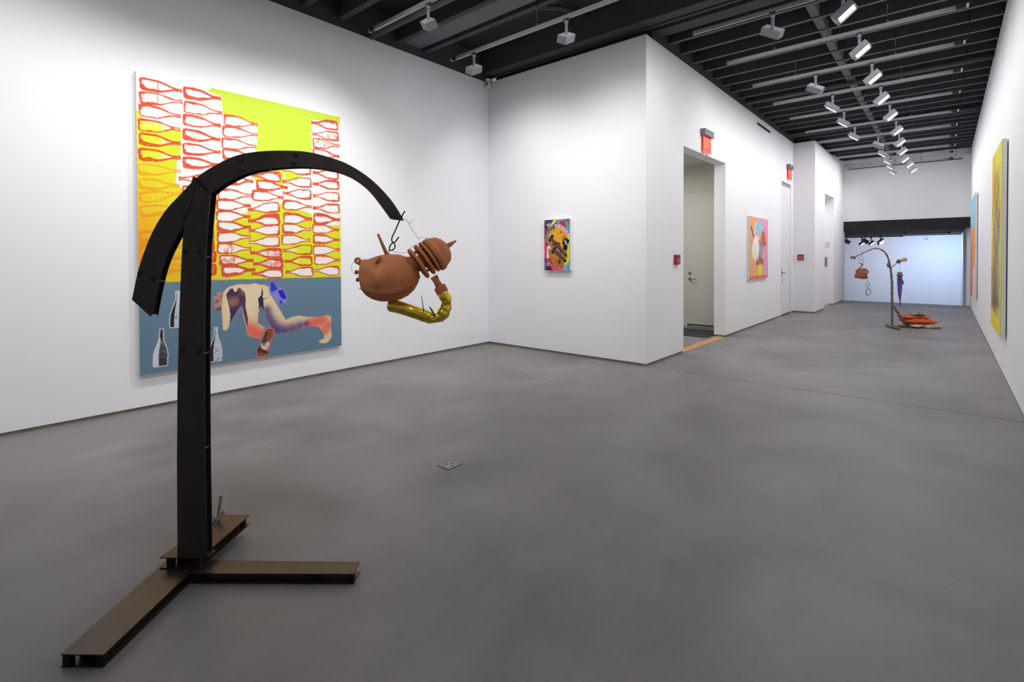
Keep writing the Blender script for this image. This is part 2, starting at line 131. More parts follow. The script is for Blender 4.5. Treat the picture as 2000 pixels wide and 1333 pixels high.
# ------------------------------------------------------------------ mesh building
class MB:
    def __init__(s): s.v = []; s.f = []; s.m = []; s.sm = []
    def add(s, vs, fs, mi=0, smooth=False, T=None):
        o = len(s.v)
        if T is not None: vs = [tuple(T @ Vector(v)) for v in vs]
        s.v += [tuple(v) for v in vs]; s.f += [tuple(i+o for i in f) for f in fs]; s.m += [mi]*len(fs); s.sm += [smooth]*len(fs)
        return s
    def box(s, x0, x1, y0, y1, z0, z1, mi=0, T=None):
        v = [(x0,y0,z0),(x1,y0,z0),(x1,y1,z0),(x0,y1,z0),(x0,y0,z1),(x1,y0,z1),(x1,y1,z1),(x0,y1,z1)]
        return s.add(v, [(0,3,2,1),(4,5,6,7),(0,1,5,4),(1,2,6,5),(2,3,7,6),(3,0,4,7)], mi, False, T)
    def rbox(s, x0, x1, y0, y1, z0, z1, r=.004, mi=0, T=None):          # box with chamfered edges
        b = bmesh.new(); bmesh.ops.create_cube(b, size=1)
        for v in b.verts: v.co = Vector(((x0+x1)/2+v.co.x*(x1-x0), (y0+y1)/2+v.co.y*(y1-y0), (z0+z1)/2+v.co.z*(z1-z0)))
        bmesh.ops.bevel(b, geom=list(b.edges), offset=r, segments=2, affect='EDGES', profile=.5)
        b.verts.index_update()
        s.add([tuple(v.co) for v in b.verts], [tuple(v.index for v in f.verts) for f in b.faces], mi, False, T); b.free(); return s
    def prism(s, pts, y0, y1, mi=0, T=None, axis='y'):                  # polygon in x,z extruded along y
        n = len(pts)
        if axis == 'y': v = [(x,y0,z) for x,z in pts]+[(x,y1,z) for x,z in pts]
        elif axis == 'z': v = [(x,y,y0) for x,y in pts]+[(x,y,y1) for x,y in pts]
        else: v = [(y0,x,z) for x,z in pts]+[(y1,x,z) for x,z in pts]
        f = [tuple(range(n)), tuple(range(2*n-1, n-1, -1))]+[(i, i+n, (i+1)%n+n, (i+1)%n) for i in range(n)]
        return s.add(v, f, mi, False, T)
    def tube(s, pts, r, n=10, mi=0, cap=True, T=None, closed=False, flat=1.):
        P = [Vector(p) for p in pts]; m = len(P); R = r if isinstance(r, (list, tuple)) else [r]*m
        vs = []; fs = []; up = None
        for i, p in enumerate(P):
            if closed: t = (P[(i+1)%m]-P[i-1])
            else: t = (P[min(i+1,m-1)]-P[max(i-1,0)])
            t = t.normalized() if t.length > 1e-9 else Vector((0,0,1))
            if up is None:
                up = Vector((0,1,0)) if abs(t.y) < .9 else Vector((1,0,0))
            a = (up - t*up.dot(t)).normalized(); up = a; b = t.cross(a)
            for k in range(n):
                q = 2*PI*k/n; vs.append(p+a*(math.cos(q)*R[i]*flat)+b*(math.sin(q)*R[i]))
        for i in range(m if closed else m-1):
            j = (i+1)%m
            for k in range(n): fs.append((i*n+k, i*n+(k+1)%n, j*n+(k+1)%n, j*n+k))
        if cap and not closed: fs.append(tuple(range(n-1,-1,-1))); fs.append(tuple((m-1)*n+k for k in range(n)))
        return s.add(vs, fs, mi, True, T)
    def lathe(s, prof, n=24, mi=0, T=None, smooth=True):                # profile (radius, z)
        vs = []; fs = []
        for r, z in prof:
            for k in range(n): q = 2*PI*k/n; vs.append((r*math.cos(q), r*math.sin(q), z))
        for i in range(len(prof)-1):
            for k in range(n): fs.append((i*n+k, i*n+(k+1)%n, (i+1)*n+(k+1)%n, (i+1)*n+k))
        fs.append(tuple(range(n-1,-1,-1))); fs.append(tuple((len(prof)-1)*n+k for k in range(n)))
        return s.add(vs, fs, mi, smooth, T)
    def ell(s, c, rx, ry, rz, mi=0, T=None, n=20, m=12, fn=None):
        vs = []; fs = []
        for i in range(1, m):
            a = PI*i/m
            for k in range(n):
                q = 2*PI*k/n; v = Vector((math.sin(a)*math.cos(q), math.sin(a)*math.sin(q), math.cos(a)))
                if fn: v = v*fn(v)
                vs.append((c[0]+rx*v.x, c[1]+ry*v.y, c[2]+rz*v.z))
        t = len(vs); vs += [(c[0],c[1],c[2]+rz), (c[0],c[1],c[2]-rz)]
        for i in range(m-2):
            for k in range(n): fs.append((i*n+k, (i+1)*n+k, (i+1)*n+(k+1)%n, i*n+(k+1)%n))
        for k in range(n): fs.append((t, k, (k+1)%n)); fs.append((t+1, (m-2)*n+(k+1)%n, (m-2)*n+k))
        return s.add(vs, fs, mi, True, T)
    def build(s, name, mats, parent=None, kind=None, loc=None, rot=None):
        me = bpy.data.meshes.new(name); me.from_pydata(s.v, [], s.f)
        for m in (mats if isinstance(mats, (list, tuple)) else [mats]): me.materials.append(m)
        me.polygons.foreach_set('material_index', s.m); me.polygons.foreach_set('use_smooth', s.sm)
        b = bmesh.new(); b.from_mesh(me); bmesh.ops.recalc_face_normals(b, faces=b.faces); b.to_mesh(me); b.free()
        me.update()
        o = bpy.data.objects.new(name, me); COL.objects.link(o)
        if parent: o.parent = parent
        if kind: o['kind'] = kind
        if loc: o.location = loc
        if rot: o.rotation_euler = rot
        return o
def tag(o, label, cat, group=None):
    o['label'] = label; o['category'] = cat
    if group: o['group'] = group
    return o
def thing(name, label, cat, loc=(0,0,0), rz=0, group=None):
    o = bpy.data.objects.new(name, None); COL.objects.link(o); o.location = loc; o.rotation_euler = (0,0,rz); o.empty_display_size = .1
    return tag(o, label, cat, group)
def copy_thing(root, loc, rot=None, label=None):
    r = root.copy(); COL.objects.link(r); r.location = loc
    if rot is not None: r.rotation_euler = rot
    if label: r['label'] = label
    for ch in list(root.children):
        c = ch.copy(); COL.objects.link(c); c.parent = r
        for g in list(ch.children):
            d = g.copy(); COL.objects.link(d); d.parent = c
    return r
def frame(o, xa, za):                                                   # matrix: local x along xa, z along za
    za = Vector(za).normalized(); xa = Vector(xa); xa = (xa-za*xa.dot(za)).normalized(); ya = za.cross(xa)
    return Matrix(((xa.x,ya.x,za.x,o[0]),(xa.y,ya.y,za.y,o[1]),(xa.z,ya.z,za.z,o[2]),(0,0,0,1)))
def S(b, name, m, parent=None): return b.build(name, m, parent, 'structure')

# ------------------------------------------------------------------ camera
F = Vector((-0.64935035, 0.76037219, -0.01335137)); R = Vector((0.76046539, 0.64936927, -0.00345544)); U = Vector((-0.00604255, 0.01239705, 0.9999049))
cd = bpy.data.cameras.new('camera'); cam = bpy.data.objects.new('camera', cd); COL.objects.link(cam)
cd.sensor_width = 36; cd.lens = 990.479*36/2000; cd.shift_y = -(666.5-515.559)/2000; cd.clip_start = .05; cd.clip_end = 100
cam.matrix_world = Matrix(((R.x,U.x,-F.x,0),(R.y,U.y,-F.y,0),(R.z,U.z,-F.z,1.4),(0,0,0,1)))
SC.camera = cam
SC.view_settings.view_transform = 'Standard'; SC.view_settings.look = 'None'; SC.view_settings.exposure = 0; SC.view_settings.gamma = 1
SC.cycles.use_denoising = True
SC.cycles.max_bounces = 8; SC.cycles.diffuse_bounces = 5; SC.cycles.glossy_bounces = 3; SC.cycles.sample_clamp_indirect = 4

# ------------------------------------------------------------------ room
XL, YB, XC, XR, YF, XJ, YJ = -5.624, 6.003, -2.886, .527, 18.79, -2.42, 14.21
YN = -3.6; G = .03; HW = 4.21; HR = 4.32
S(MB().box(XL-.2, XR+.2, YN-.2, YF, -.12, 0), 'floor', M['floor'])
S(MB().box(XC, XR-.005, 5.998, 6.006, -.001, .0008), 'trim_1', M['joint'])
S(MB().box(XL-.2, XL, YN-.2, YB+.2, G, HW), 'wall_left', M['wall'])
S(MB().box(XL-.2, XL-.008, YN-.2, YB+.2, 0, G), 'baseboard_left', M['reveal'])
S(MB().box(XL, XC-.0, YB, YB+.2, G, HW), 'wall_back', M['wall'])
S(MB().box(XL-.008, XC-.008, YB+.008, YB+.19, 0, G), 'baseboard_back', M['reveal'])
# corridor wall with doorway and the tall flush door's opening
b = MB(); TH = .19
DA, DB, DH = 7.21, 9.05, 3.0
EA, EB, EH = 12.96, 13.93, 3.16
b.box(XC-TH, XC, YB+.2, DA, G, HW); b.box(XC-TH, XC, DA, DB, DH, HW); b.box(XC-TH, XC, DB, EA, G, HW)
b.box(XC-TH, XC, EA, EB, EH, HW); b.box(XC-TH, XC, EB, YJ+.1, G, HW)
S(b, 'wall_corridor', M['wall'])
b = MB(); b.box(XC-TH+.01, XC-.008, YB+.2, DA-.01, 0, G); b.box(XC-TH+.01, XC-.008, DB+.01, EA, 0, G); b.box(XC-TH+.01, XC-.008, EB, YJ, 0, G)
S(b, 'baseboard_corridor', M['reveal'])
S(MB().box(XC-.14, XC+.002, DA, DB, 0, .004), 'trim_2', M['tan'])
b = MB(); b.box(XC-.1, XJ, YJ, YJ+.2, G, HW); b.box(XJ-.12, XJ, YJ+.2, 15.56, G, HW)
S(b, 'wall_jog', M['wall'])
b = MB(); b.box(XC, XJ-.008, YJ+.008, YJ+.19, 0, G); b.box(XJ-.11, XJ-.008, YJ+.19, 15.55, 0, G); b.box(XJ-.11, XJ-.008, 17.01, YF, 0, G)
S(b, 'baseboard_jog', M['reveal'])
b = MB(); b.box(XJ-.12, XJ, 15.56, 17.0, 3.05, HW); b.box(XJ-.12, XJ, 17.0, YF+.25, G, HW+.08)
b.box(XJ-.9, XJ-.12, 17.0, 17.12, 0, 3.2)
b.box(XJ-.9, XJ-.12, 15.44, 15.56, 0, 3.2); b.box(XJ-1.0, XJ-.9, 15.44, 17.12, 0, 3.2); b.box(XJ-.9, XJ-.12, 15.56, 17.0, 3.05, 3.2)
S(b, 'wall_passage', M['wall'])
S(MB().box(XJ-.9, XJ-.0, 15.56, 17.0, -.1, 0.0005), 'trim_3', M['floor'])
S(MB().box(XR, XR+.2, YN-.2, YF+.3, .012, HR), 'wall_right', M['wall'])
S(MB().box(XR+.006, XR+.19, YN-.2, YF+.2, 0, .012), 'baseboard_right', M['reveal'])
S(MB().box(XL, XR, YN-.2, YN, 0, HW), 'wall_behind', M['wall'])
S(MB().box(XJ, XR, YF, YF+.25, 2.465, 4.6), 'wall_far', M['wall'])
S(MB().box(XJ, XR, YF+.02, YF+.34, 2.17, 2.465), 'trim_4', M['deck'])
S(MB().box(XJ, XR, YF-.03, YF+.01, -.12, .006), 'trim_5', M['reveal'])
# lower room beyond the far opening
BX0, BX1, BY = -6.5, .461, 26.0
b = MB(); b.box(BX0, BX1+.2, BY, BY+.2, -1.6, 2.3)
S(b, 'wall_back_room', M['bluewall'])
S(MB().box(BX1, BX1+.2, YF+.25, BY, -1.6, 2.3), 'wall_back_room_right', M['bluewall'])
S(MB().box(BX0-.2, BX0, YF, BY+.2, -1.6, 2.3), 'wall_back_room_left', M['bluewall'])
S(MB().box(BX0, BX1, YF, BY, -1.7, -1.6), 'floor_back_room', M['floor'])
S(MB().box(BX0, XR+.2, YF+.25, BY+.2, 2.2, 2.32), 'ceiling_back_room', M['deck'])
S(MB().box(BX0, XJ-.12, YF-.1, YF+.25, -1.6, 2.3), 'wall_back_room_front', M['bluewall'])

# hall behind the doorway
b = MB(); HX0 = -5.0; HY1 = 9.98
b.box(HX0-.15, XC-TH, HY1, HY1+.15, 0, 3.35); b.box(HX0-.15, HX0, YB+.2, HY1, 0, 3.35)
S(b, 'wall_hall', M['hall'])
S(MB().box(HX0, XC-TH, YB+.2, HY1, 3.2, 3.3), 'ceiling_hall', M['hall'])
S(MB().box(HX0, XC-.14, DA-.9, HY1, -.1, .002), 'floor_hall', M['floor'])
d1 = S(MB().rbox(-3.905, -3.05, 9.945, 9.978, .06, 2.6, .003), 'door_1', M['door'])
S(MB().box(-4.0, -3.905, 9.95, 9.98, 0, 2.66).box(-3.905, -3.08, 9.95, 9.98, 2.6, 2.66), 'door_frame', M['hall'], d1)
S(MB().box(-3.905, -3.08, 9.95, 9.979, .045, .062, 0), 'door_gap', M['black'], d1)
T = frame((-3.845, 9.945, .953), (1,0,0), (0,-1,0))
S(MB().lathe([(.03,0),(.03,.012),(.012,.016),(.012,.05)], 20, 0, T).tube([(-3.845,9.895,.953),(-3.81,9.893,.953),(-3.71,9.895,.953)], [.012,.01,.008], 10), 'door_handle', M['chrome'], d1)
S(MB().lathe([(.028,0),(.028,.012),(.016,.016),(.016,.022)], 20, 0, frame((-3.848,9.945,1.068),(1,0,0),(0,-1,0))), 'deadbolt', M['chrome'], d1)
tag(MB().rbox(-4.9, -3.09, 8.75, 9.62, .002, .014, .004).build('floor_mat', M['mat_d']), 'dark rubber mat on the hall floor before the grey door', 'mat')
# tall flush door in the corridor wall
d2 = S(MB().rbox(XC-.05, XC-.006, EA+.035, EB-.03, .03, EH-.11, .002), 'door_2', M['doorw'])
b = MB(); b.box(XC-.06, XC+.003, EA, EA+.025, 0, EH); b.box(XC-.06, XC+.003, EB-.022, EB, 0, EH); b.box(XC-.06, XC+.003, EA, EB, EH-.022, EH)
S(b, 'door_frame', M['doorw'], d2)
S(MB().box(XC-.06, XC-.02, EA+.025, EB-.022, EH-.1, EH-.022).box(XC-.1, XC-.06, EA, EB, 0, EH), 'transom_gap', M['grey_mark'], d2)
S(MB().box(XC-.05, XC-.008, EA+.03, EB-.03, .0, .028), 'door_gap', M['black'], d2)
b = MB(); b.rbox(XC-.006, XC+.002, EA+.07, EA+.115, .93, 1.1, .003)
b.tube([(XC, EA+.09, 1.012),(XC+.05, EA+.09, 1.012),(XC+.055, EA+.11, 1.012),(XC+.05, EA+.26, 1.012)], .011, 10)
S(b, 'door_handle', M['chrome'], d2)
S(MB().rbox(XC-.006, XC+.001, EA+.1, EA+.16, .8, .86, .003), 'key_plate', M['grey_mark'], d2)

# ------------------------------------------------------------------ ceiling
S(MB().box(XL-.2, XR+.2, YN-.2, YF+.3, 4.62, 4.72), 'ceiling', M['deck'])
S(MB().box(XC-.16, XC-.005, YB+.2, YF, 4.22, 4.62).box(XR+.005, XR+.19, YN, YF, 4.32, 4.62).box(XL-.19, XL-.005, YN, YB+.1, 4.22, 4.62).box(XC-.16, XJ-.13, YJ+.2, YF, 4.215, 4.62), 'trim_6', M['joist'])
S(MB().box(XL, XR, 5.83, 6.0, 4.3, 4.62).box(XL, XR, 6.0, 6.22, 4.36, 4.62).box(XL, XR, 6.05, 6.1, 4.3, 4.36).box(XL, XR, 6.2, 6.42, 4.3, 4.62), 'trim_7', M['joist'])
S(MB().box(XL, -.2, 4.31, 4.62, 4.33, 4.36), 'trim_8', M['panel'])
proto = None
JL = 'dark grey painted ceiling joist running across above the lighting tracks'
ys = [6.70+.4475*i for i in range(27)]
for y in ys:
    if y > YF-.1: break
    if proto is None:
        proto = MB().box(-3.02, .6, -.022, .022, 4.3, 4.62).box(-3.02, .6, -.026, .026, 4.297, 4.301, 1).build('ceiling_joist', [M['joist'], M['panel']])  # paler underside strip paints in light bounced up from the floor
        tag(proto, JL, 'joist', 'corridor ceiling joists'); proto.location = (0, y, 0)
    else:
        o = proto.copy(); COL.objects.link(o); o.location = (0, y, 0)
proto = None
for y in [-2.5,-1.6,-.7,.2,1.1,2.0,2.45,2.92,3.38,4.25,4.70]:
    if proto is None:
        proto = MB().box(XL-.1, .6, -.04, .04, 4.3, 4.62).build('room_joist', M['joist'])
        tag(proto, 'broad dark joist crossing the ceiling of the wide front room', 'joist', 'front room ceiling joists'); proto.location = (0, y, 0)
    else:
        o = proto.copy(); COL.objects.link(o); o.location = (0, y, 0)
bproto = None
for i in range(len(ys)-1):
    if ys[i+1] > YF-.3: break
    y0 = ys[i]+.031; y1 = ys[i+1]-.031
    if bproto is None:
        bproto = MB().prism([(0,4.31),(y1-y0,4.31),(y1-y0,4.6),(0,4.6)], -1.26, -1.17, axis='x').build('joist_bridging', M['panel'])
        tag(bproto, 'short grey bridging block fixed between two corridor joists', 'bridging', 'bridging blocks down the middle of the corridor ceiling'); bproto.location = (0, y0, 0)
    else:
        o = bproto.copy(); COL.objects.link(o); o.location = (0, y0, 0)
o = tag(MB().tube([(-3.75,4.73,4.36),(-3.68,5.25,4.52),(-3.65,5.8,4.6)], .035, 4).build('diagonal_brace', M['joist']), 'dark diagonal brace between beams over the small painting', 'brace')
def pipe(x0, x1, y, z, r, label):
    tag(MB().tube([(x0,y,z),(x1,y,z)], r, 14).build('ceiling_pipe', M['bluepaint']), label, 'pipe')
pipe(XL+.05, XR, 3.78, 4.22, .045, 'dark painted pipe beside the nearest lighting track of the front room')
pipe(XC+.06, XR-.03, 10.02, 4.25, .042, 'dark painted pipe crossing the corridor between fourth and fifth corridor lighting tracks')
pipe(XC+.06, XR-.03, 13.35, 4.26, .035, 'thin dark painted pipe crossing the far part of the corridor ceiling')

# tracks: things with rail, hangers, feed
def track(y, x0, x1, label, feed='right', z=3.95, group='lighting tracks', hang=(.25,.5,.75), top=4.3):
    t = thing('lighting_track', label, 'lighting track', ((x0+x1)/2, y, z), 0, group); L = (x1-x0)/2
    MB().box(-L, L, -.017, .017, 0, .038).build('rail', M['rail'], t)
    MB().box(-L, L, -.012, -.007, -.0015, 0).box(-L, L, .007, .012, -.0015, 0).build('groove', M['railgroove'], t)
    for h_ in hang:
        MB().tube([(-L+2*L*h_, 0, .045),(-L+2*L*h_, 0, top-z-.001)], .004, 6).lathe([(.012,.045),(.012,.06),(.004,.07)], 8, 0, Matrix.Translation((-L+2*L*h_,0,0))).build('hanger_rod', M['black'], t)
    s = 1 if feed == 'right' else -1
    fd = MB().box(min(s*L,s*(L+.08)), max(s*L,s*(L+.08)), -.02, .02, -.002, .047).build('power_feed', M['black'], t)
    MB().box(min(s*(L+.08),s*(L+.1)), max(s*(L+.08),s*(L+.1)), -.014, .014, .002, .035).build('connector', M['white'], fd)
    if feed == 'right':
        MB().tube([(L+.09,0,.02),(L+.12,0,.05),(L+.14,0,.2),(L+.13,0,top-z-.001)], .005, 6).build('cable', M['black'], fd)
    return t
track(3.36, -4.88, 1.0-.6, 'lighting track nearest the camera at the top left of the photo', 'left')
track(4.54, -4.80, 1.0-.6, 'lighting track just in front of the small painting wall', 'left')
TY = [5.83, 7.02, 8.2, 9.4, 10.62, 11.98, 13.26, 14.44, 15.65, 16.65, 17.75]
ORD = ['first','second','third','fourth','fifth','sixth','seventh','eighth','ninth','tenth','eleventh']
for i, y in enumerate(TY):
    track(y, -2.22, .07, ('%s corridor lighting track counted from the camera' % ORD[i]) if i < 10 else 'last corridor lighting track, beside the far white wall')

# fixtures
def fixture(name, a, s_, lit):
    t = thing(name, 'x', 'spotlight'); up = Vector(a).normalized(); n0 = Vector((0,0,-1)); n0 = (n0-up*n0.dot(up)).normalized(); sd = up.cross(n0)
    if abs(up.x) > abs(up.y) and sd.y < 0: sd = -sd
    if abs(up.y) >= abs(up.x) and sd.x > 0: sd = -sd
    n = (n0*math.sqrt(1-s_*s_)+sd*s_).normalized()
    MB().box(-.03, .03, -.014, .014, -.022, .002).build('adapter', M['black'], t)
    b = MB(); b.tube([(0,0,-.02),(0,0,-.05)], .016, 10); b.lathe([(.014,-.06),(.02,-.055),(.02,-.03),(.014,-.025)], 12); b.box(-.013,.013,-.007,.007,-.17,-.04)
    b.build('stem', M['fixture'], t)
    c = Vector((0,0,-.19)) + n*.01
    T = frame(c, up, n)
    hd = MB().rbox(-.1, .1, -.055, .055, -.035, .035, .004, 0, T).build('lamp_head', M['fixture'], t)
    MB().box(-.1, .1, -.055, -.052, .035, .045, 0, T).box(-.1,.1,.052,.055,.035,.045,0,T).box(-.1,-.097,-.055,.055,.035,.045,0,T).box(.097,.1,-.055,.055,.035,.045,0,T).build('bezel', M['fixture'], hd)
    MB().box(-.07, .085, -.036, .036, .035, .038, 0, T).build('lens', M['lens_on'] if lit else M['lens_off'], hd)
    return t, c + n*.06, n
protoR = fixture('track_spotlight', (.78, 0, .62), -.18, True)
protoL = fixture('track_spotlight', (.86, 0, -.5), .55, False)
protoL2 = fixture('track_spotlight', (.80, 0, -.6), -.06, True)
protoA = fixture('track_spotlight', (.80, -.3, -.45), .6, False)
protoB = fixture('track_spotlight', (0, -.86, -.45), .5, False)
FIX = [(protoA, -3.965, 3.36, 'unlit-looking grey spotlight on the nearest track, aimed at the left wall', None),
 (protoB, -4.49, 4.54, 'left of the two grey spotlights on the track in front of the small painting', None),
 (protoB, -3.1, 4.54, 'right of the two grey spotlights on the track in front of the small painting', None)]
rowR = [(-.765,5.83),(-.76,7.02),(-.748,8.2),(-.748,9.4),(-.72,10.62),(-.715,11.98),(-.74,13.26),(-.76,14.44),(-.78,15.65),(-.735,16.65),(-.70,17.75)]
rowL = [(-1.385,5.83,0),(-1.395,8.2,0),(-1.363,9.4,1),(-1.368,10.62,1),(-1.364,11.98,1),(-1.094,13.26,0),(-1.1,14.44,1),(-1.09,15.65,1),(-1.1,16.65,1)]
rowL.append((-1.12,17.75,1))
for i, (x, y) in enumerate(rowR):
    FIX.append((protoR, x, y, ('%s glowing spotlight from the camera in the right row, facing the right wall' % ORD[i]) if i < 10 else 'farthest glowing spotlight of the right row, on the last corridor track', 'right row of corridor spotlights'))
for i, (x, y, l) in enumerate(rowL):
    FIX.append((protoL2 if l else protoL, x, y, ('%s spotlight from the camera in the left corridor row, facing the left wall' % ORD[i]) if i < 9 else 'farthest spotlight of the left corridor row, on the last corridor track', 'left row of corridor spotlights'))
used = set(); LAMPS = []
def lamp(p, n, W, ang, blend=1., col=(1,.99,.985), r=.03):
    l = bpy.data.lights.new('spot_lamp', 'SPOT'); l.energy = W; l.spot_size = math.radians(ang); l.spot_blend = blend; l.color = col; l.shadow_soft_size = r
    o = bpy.data.objects.new('spot_lamp', l); COL.objects.link(o); o.location = p; o.rotation_euler = Vector(n).to_track_quat('-Z', 'Y').to_euler(); return o
for pr, x, y, lab, g in FIX:
    root, c, n = pr
    if id(root) in used: root = copy_thing(root, (x,y,3.95))
    else: used.add(id(root)); root.location = (x,y,3.95)
    root['label'] = lab
    if g: root['group'] = g
    elif 'group' in root: del root['group']
    LAMPS.append((Vector((x,y,3.95))+c, n, pr))
WR, WL_, WA, WB = 27, 40, 62, 52
for p, n, pr in LAMPS:
    if pr is protoR: lamp(p, (.74,-.12,-.62), WR, 116)
    elif pr is protoL or pr is protoL2: lamp(p, (-.78,0,-.56), WL_, 116)
    elif pr is protoA: lamp(p, (-.75,-.4,-1.2), WA, 112)
    else: lamp(p, (-.1,.85,-1.0), WB+8, 116)
# added unseen wall-wash spots
for x, y, n, w in [(-4.25,2.9,(-1,-.1,-1.7),66),(-4.25,1.9,(-1,0,-1.7),70),(-4.25,1.0,(-1,0,-1.7),62),(-4.05,-.1,(-1,0,-.9),58),
                   (-.9,4.4,(1,-.1,-.9),18),(-.9,3.2,(1,-.1,-.9),18),(-.9,1.8,(1,0,-.9),18)]:
    lamp((x,y,3.74), n, w, 116, 1, (1,.99,.985), .03)
for x, y, tx_, ty_, tz_, w in [(-1.9,-.6,-5.6,-.4,.7,105),(-1.9,1.2,-5.6,1.4,.4,40),(-1.9,3.0,-5.6,3.2,.4,52),(-1.6,4.4,-5.6,5.2,.9,110),
                   (-4.3,2.6,-4.4,6.0,.5,34),(-3.0,2.6,-3.3,6.0,.5,46),(-.3,3.6,-2.9,7.2,.8,85)]:
    lamp((x,y,3.8), (tx_-x,ty_-y,tz_-3.8), w, 84, 1, (1,.985,.96), .3)  # added soft fill spots that lift the lower walls

# lamps and tracks of the back room
def track2(y, x0, x1, z, label, top=2.2): return track(y, x0, x1, label, 'right', z, 'lighting tracks of the back room', (.3,.7), top)
track2(20.6, -3.4, .05, 2.09, 'lighting track just behind the black beam of the far opening')
track2(22.2, -3.6, -1.2, 2.06, 'short lighting track holding the cluster of lamps in the back room')
sp = None
for x, y, z, lab, lit in [(-2.55,20.6,2.09,'grey spotlight at the left edge of the far opening',0),(-2.03,20.6,2.09,'first spotlight from the left in the back room lamp cluster',0),(-1.62,20.6,2.09,'front right glowing spotlight of the back room lamp cluster',1),
                     (-2.30,22.2,2.06,'rear left glowing spotlight of the back room lamp cluster',1),(-2.02,22.2,2.06,'rear middle glowing spotlight of the back room lamp cluster',1),(-1.75,22.2,2.06,'rear right glowing spotlight of the back room lamp cluster',1)]:
    base = protoR if lit else protoL
    o = copy_thing(base[0], (x,y,z), None, lab); o['group'] = 'back room spotlights'
lamp((-.9,-.6,3.8), (-1.1,1.8,-2.42), 95, 26, 1, (1,.97,.93), .12)  # added unseen spot on the camera side, brightens the terracotta head
def area(loc, rot, sx, sy, W, col):
    l = bpy.data.lights.new('area_lamp', 'AREA'); l.shape = 'RECTANGLE'; l.size = sx; l.size_y = sy; l.energy = W; l.color = col
    o = bpy.data.objects.new('area_lamp', l); COL.objects.link(o); o.location = loc; o.rotation_euler = rot; return o
area((-1.6,22.9,1.9), (math.radians(62),0,0), 3.2, .8, 66, (.87,.87,1))  # pale area light added to wash the back room wall, no fixture
area((-.15,24.2,1.9), (math.radians(50),0,math.radians(-12)), 1.0, .8, 28, (.36,.62,1))  # blue area light added for unseen daylight on the back wall
area((-4.1,8.2,3.1), (0,0,0), .8, 1.5, 34, (1,.98,.93))  # unseen fill light inside the hall
area((-2.9,16.3,2.9), (0,0,0), .5, .9, 5, (1,1,1))  # unseen area light inside the far passage
# broad fill lights added under the ceiling, with no fixtures behind them
area((-2.4,2.6,4.2), (0,0,0), 4.5, 5, 66, (.99,.98,1))
area((-1.1,12,4.2), (0,0,0), 2.2, 12, 135, (.98,.98,1))
w = bpy.data.worlds.new('world'); SC.world = w; w.use_nodes = True
w.node_tree.nodes['Background'].inputs[0].default_value = (.9,.92,1,1); w.node_tree.nodes['Background'].inputs[1].default_value = .25

# small devices
def sensor(x, y, z, label):
    t = thing('motion_sensor', label, 'sensor', (x,y,z))
    MB().rbox(-.035,.035,-.03,.03,0,.12,.008).build('housing', M['white'], t)
    MB().box(-.022,.022,-.032,-.03,.03,.09).build('sensor_window', M['grey_mark'], t)
    MB().lathe([(.045,.12),(.05,.13),(.045,.14)], 16).build('mount', M['white'], t)
sensor(XL+.06, YB-.06, 4.10, 'white motion sensor in the upper corner beside the front room ceiling')
sensor(.46, YF-.06, 4.17, 'small white motion sensor high in the far right corner of the corridor')
sensor(-.56, BY-.05, 2.0, 'tiny white sensor at the top of the blue lit wall in the back room')
tag(MB().box(XC-.002, XC+.002, 10.98, 11.98, 4.045, 4.10).build('slot_vent', M['black']), 'black slot vent high in the white corridor wall', 'vent')
tag(MB().box(-2.3, .35, YF-.004, YF+.01, 4.07, 4.10).build('wall_slot', M['black']), 'long thin black slot across the far white wall', 'slot')
def alarm(loc, rz, label):
    t = thing('fire_alarm', label, 'fire alarm', loc, rz)            # local: plate in x,z, front toward -y
    bd = MB().rbox(-.065,.065,-.045,0,-.07,.07,.006).build('alarm_box', M['red'], t)
    MB().box(-.05,.05,-.0475,-.045,.04,.055).build('top_band', M['black'], bd)
    b = MB(); b.box(-.038,.038,-.049,-.045,-.045,.03); b.build('strobe_window', M['grey_mark'], bd)
    MB().prism([(-.03,.025),(.03,.025),(0,-.006)], -.051,-.049).prism([(-.03,-.04),(.03,-.04),(0,-.01)], -.051,-.049).build('strobe_mark', M['red'], bd)
alarm((XC+0, 6.93, 1.355), PI/2, 'red fire alarm on the white wall left of the open doorway')
alarm((-2.72, YJ, 1.367), 0, 'red fire alarm on the narrow white wall that juts out past the tall door')
def text(s, size, m, parent, M4, name='lettering', ext=.0008):
    c = bpy.data.curves.new(name, 'FONT'); c.body = s; c.size = size; c.align_x = 'CENTER'; c.align_y = 'CENTER'; c.extrude = ext
    tmp = bpy.data.objects.new(name, c); COL.objects.link(tmp); bpy.context.view_layer.update()
    me = bpy.data.meshes.new_from_object(tmp.evaluated_get(bpy.context.evaluated_depsgraph_get())); COL.objects.unlink(tmp); bpy.data.objects.remove(tmp)
    o = bpy.data.objects.new(name, me); COL.objects.link(o); me.materials.clear(); me.materials.append(m); o.parent = parent; o.matrix_local = M4; return o
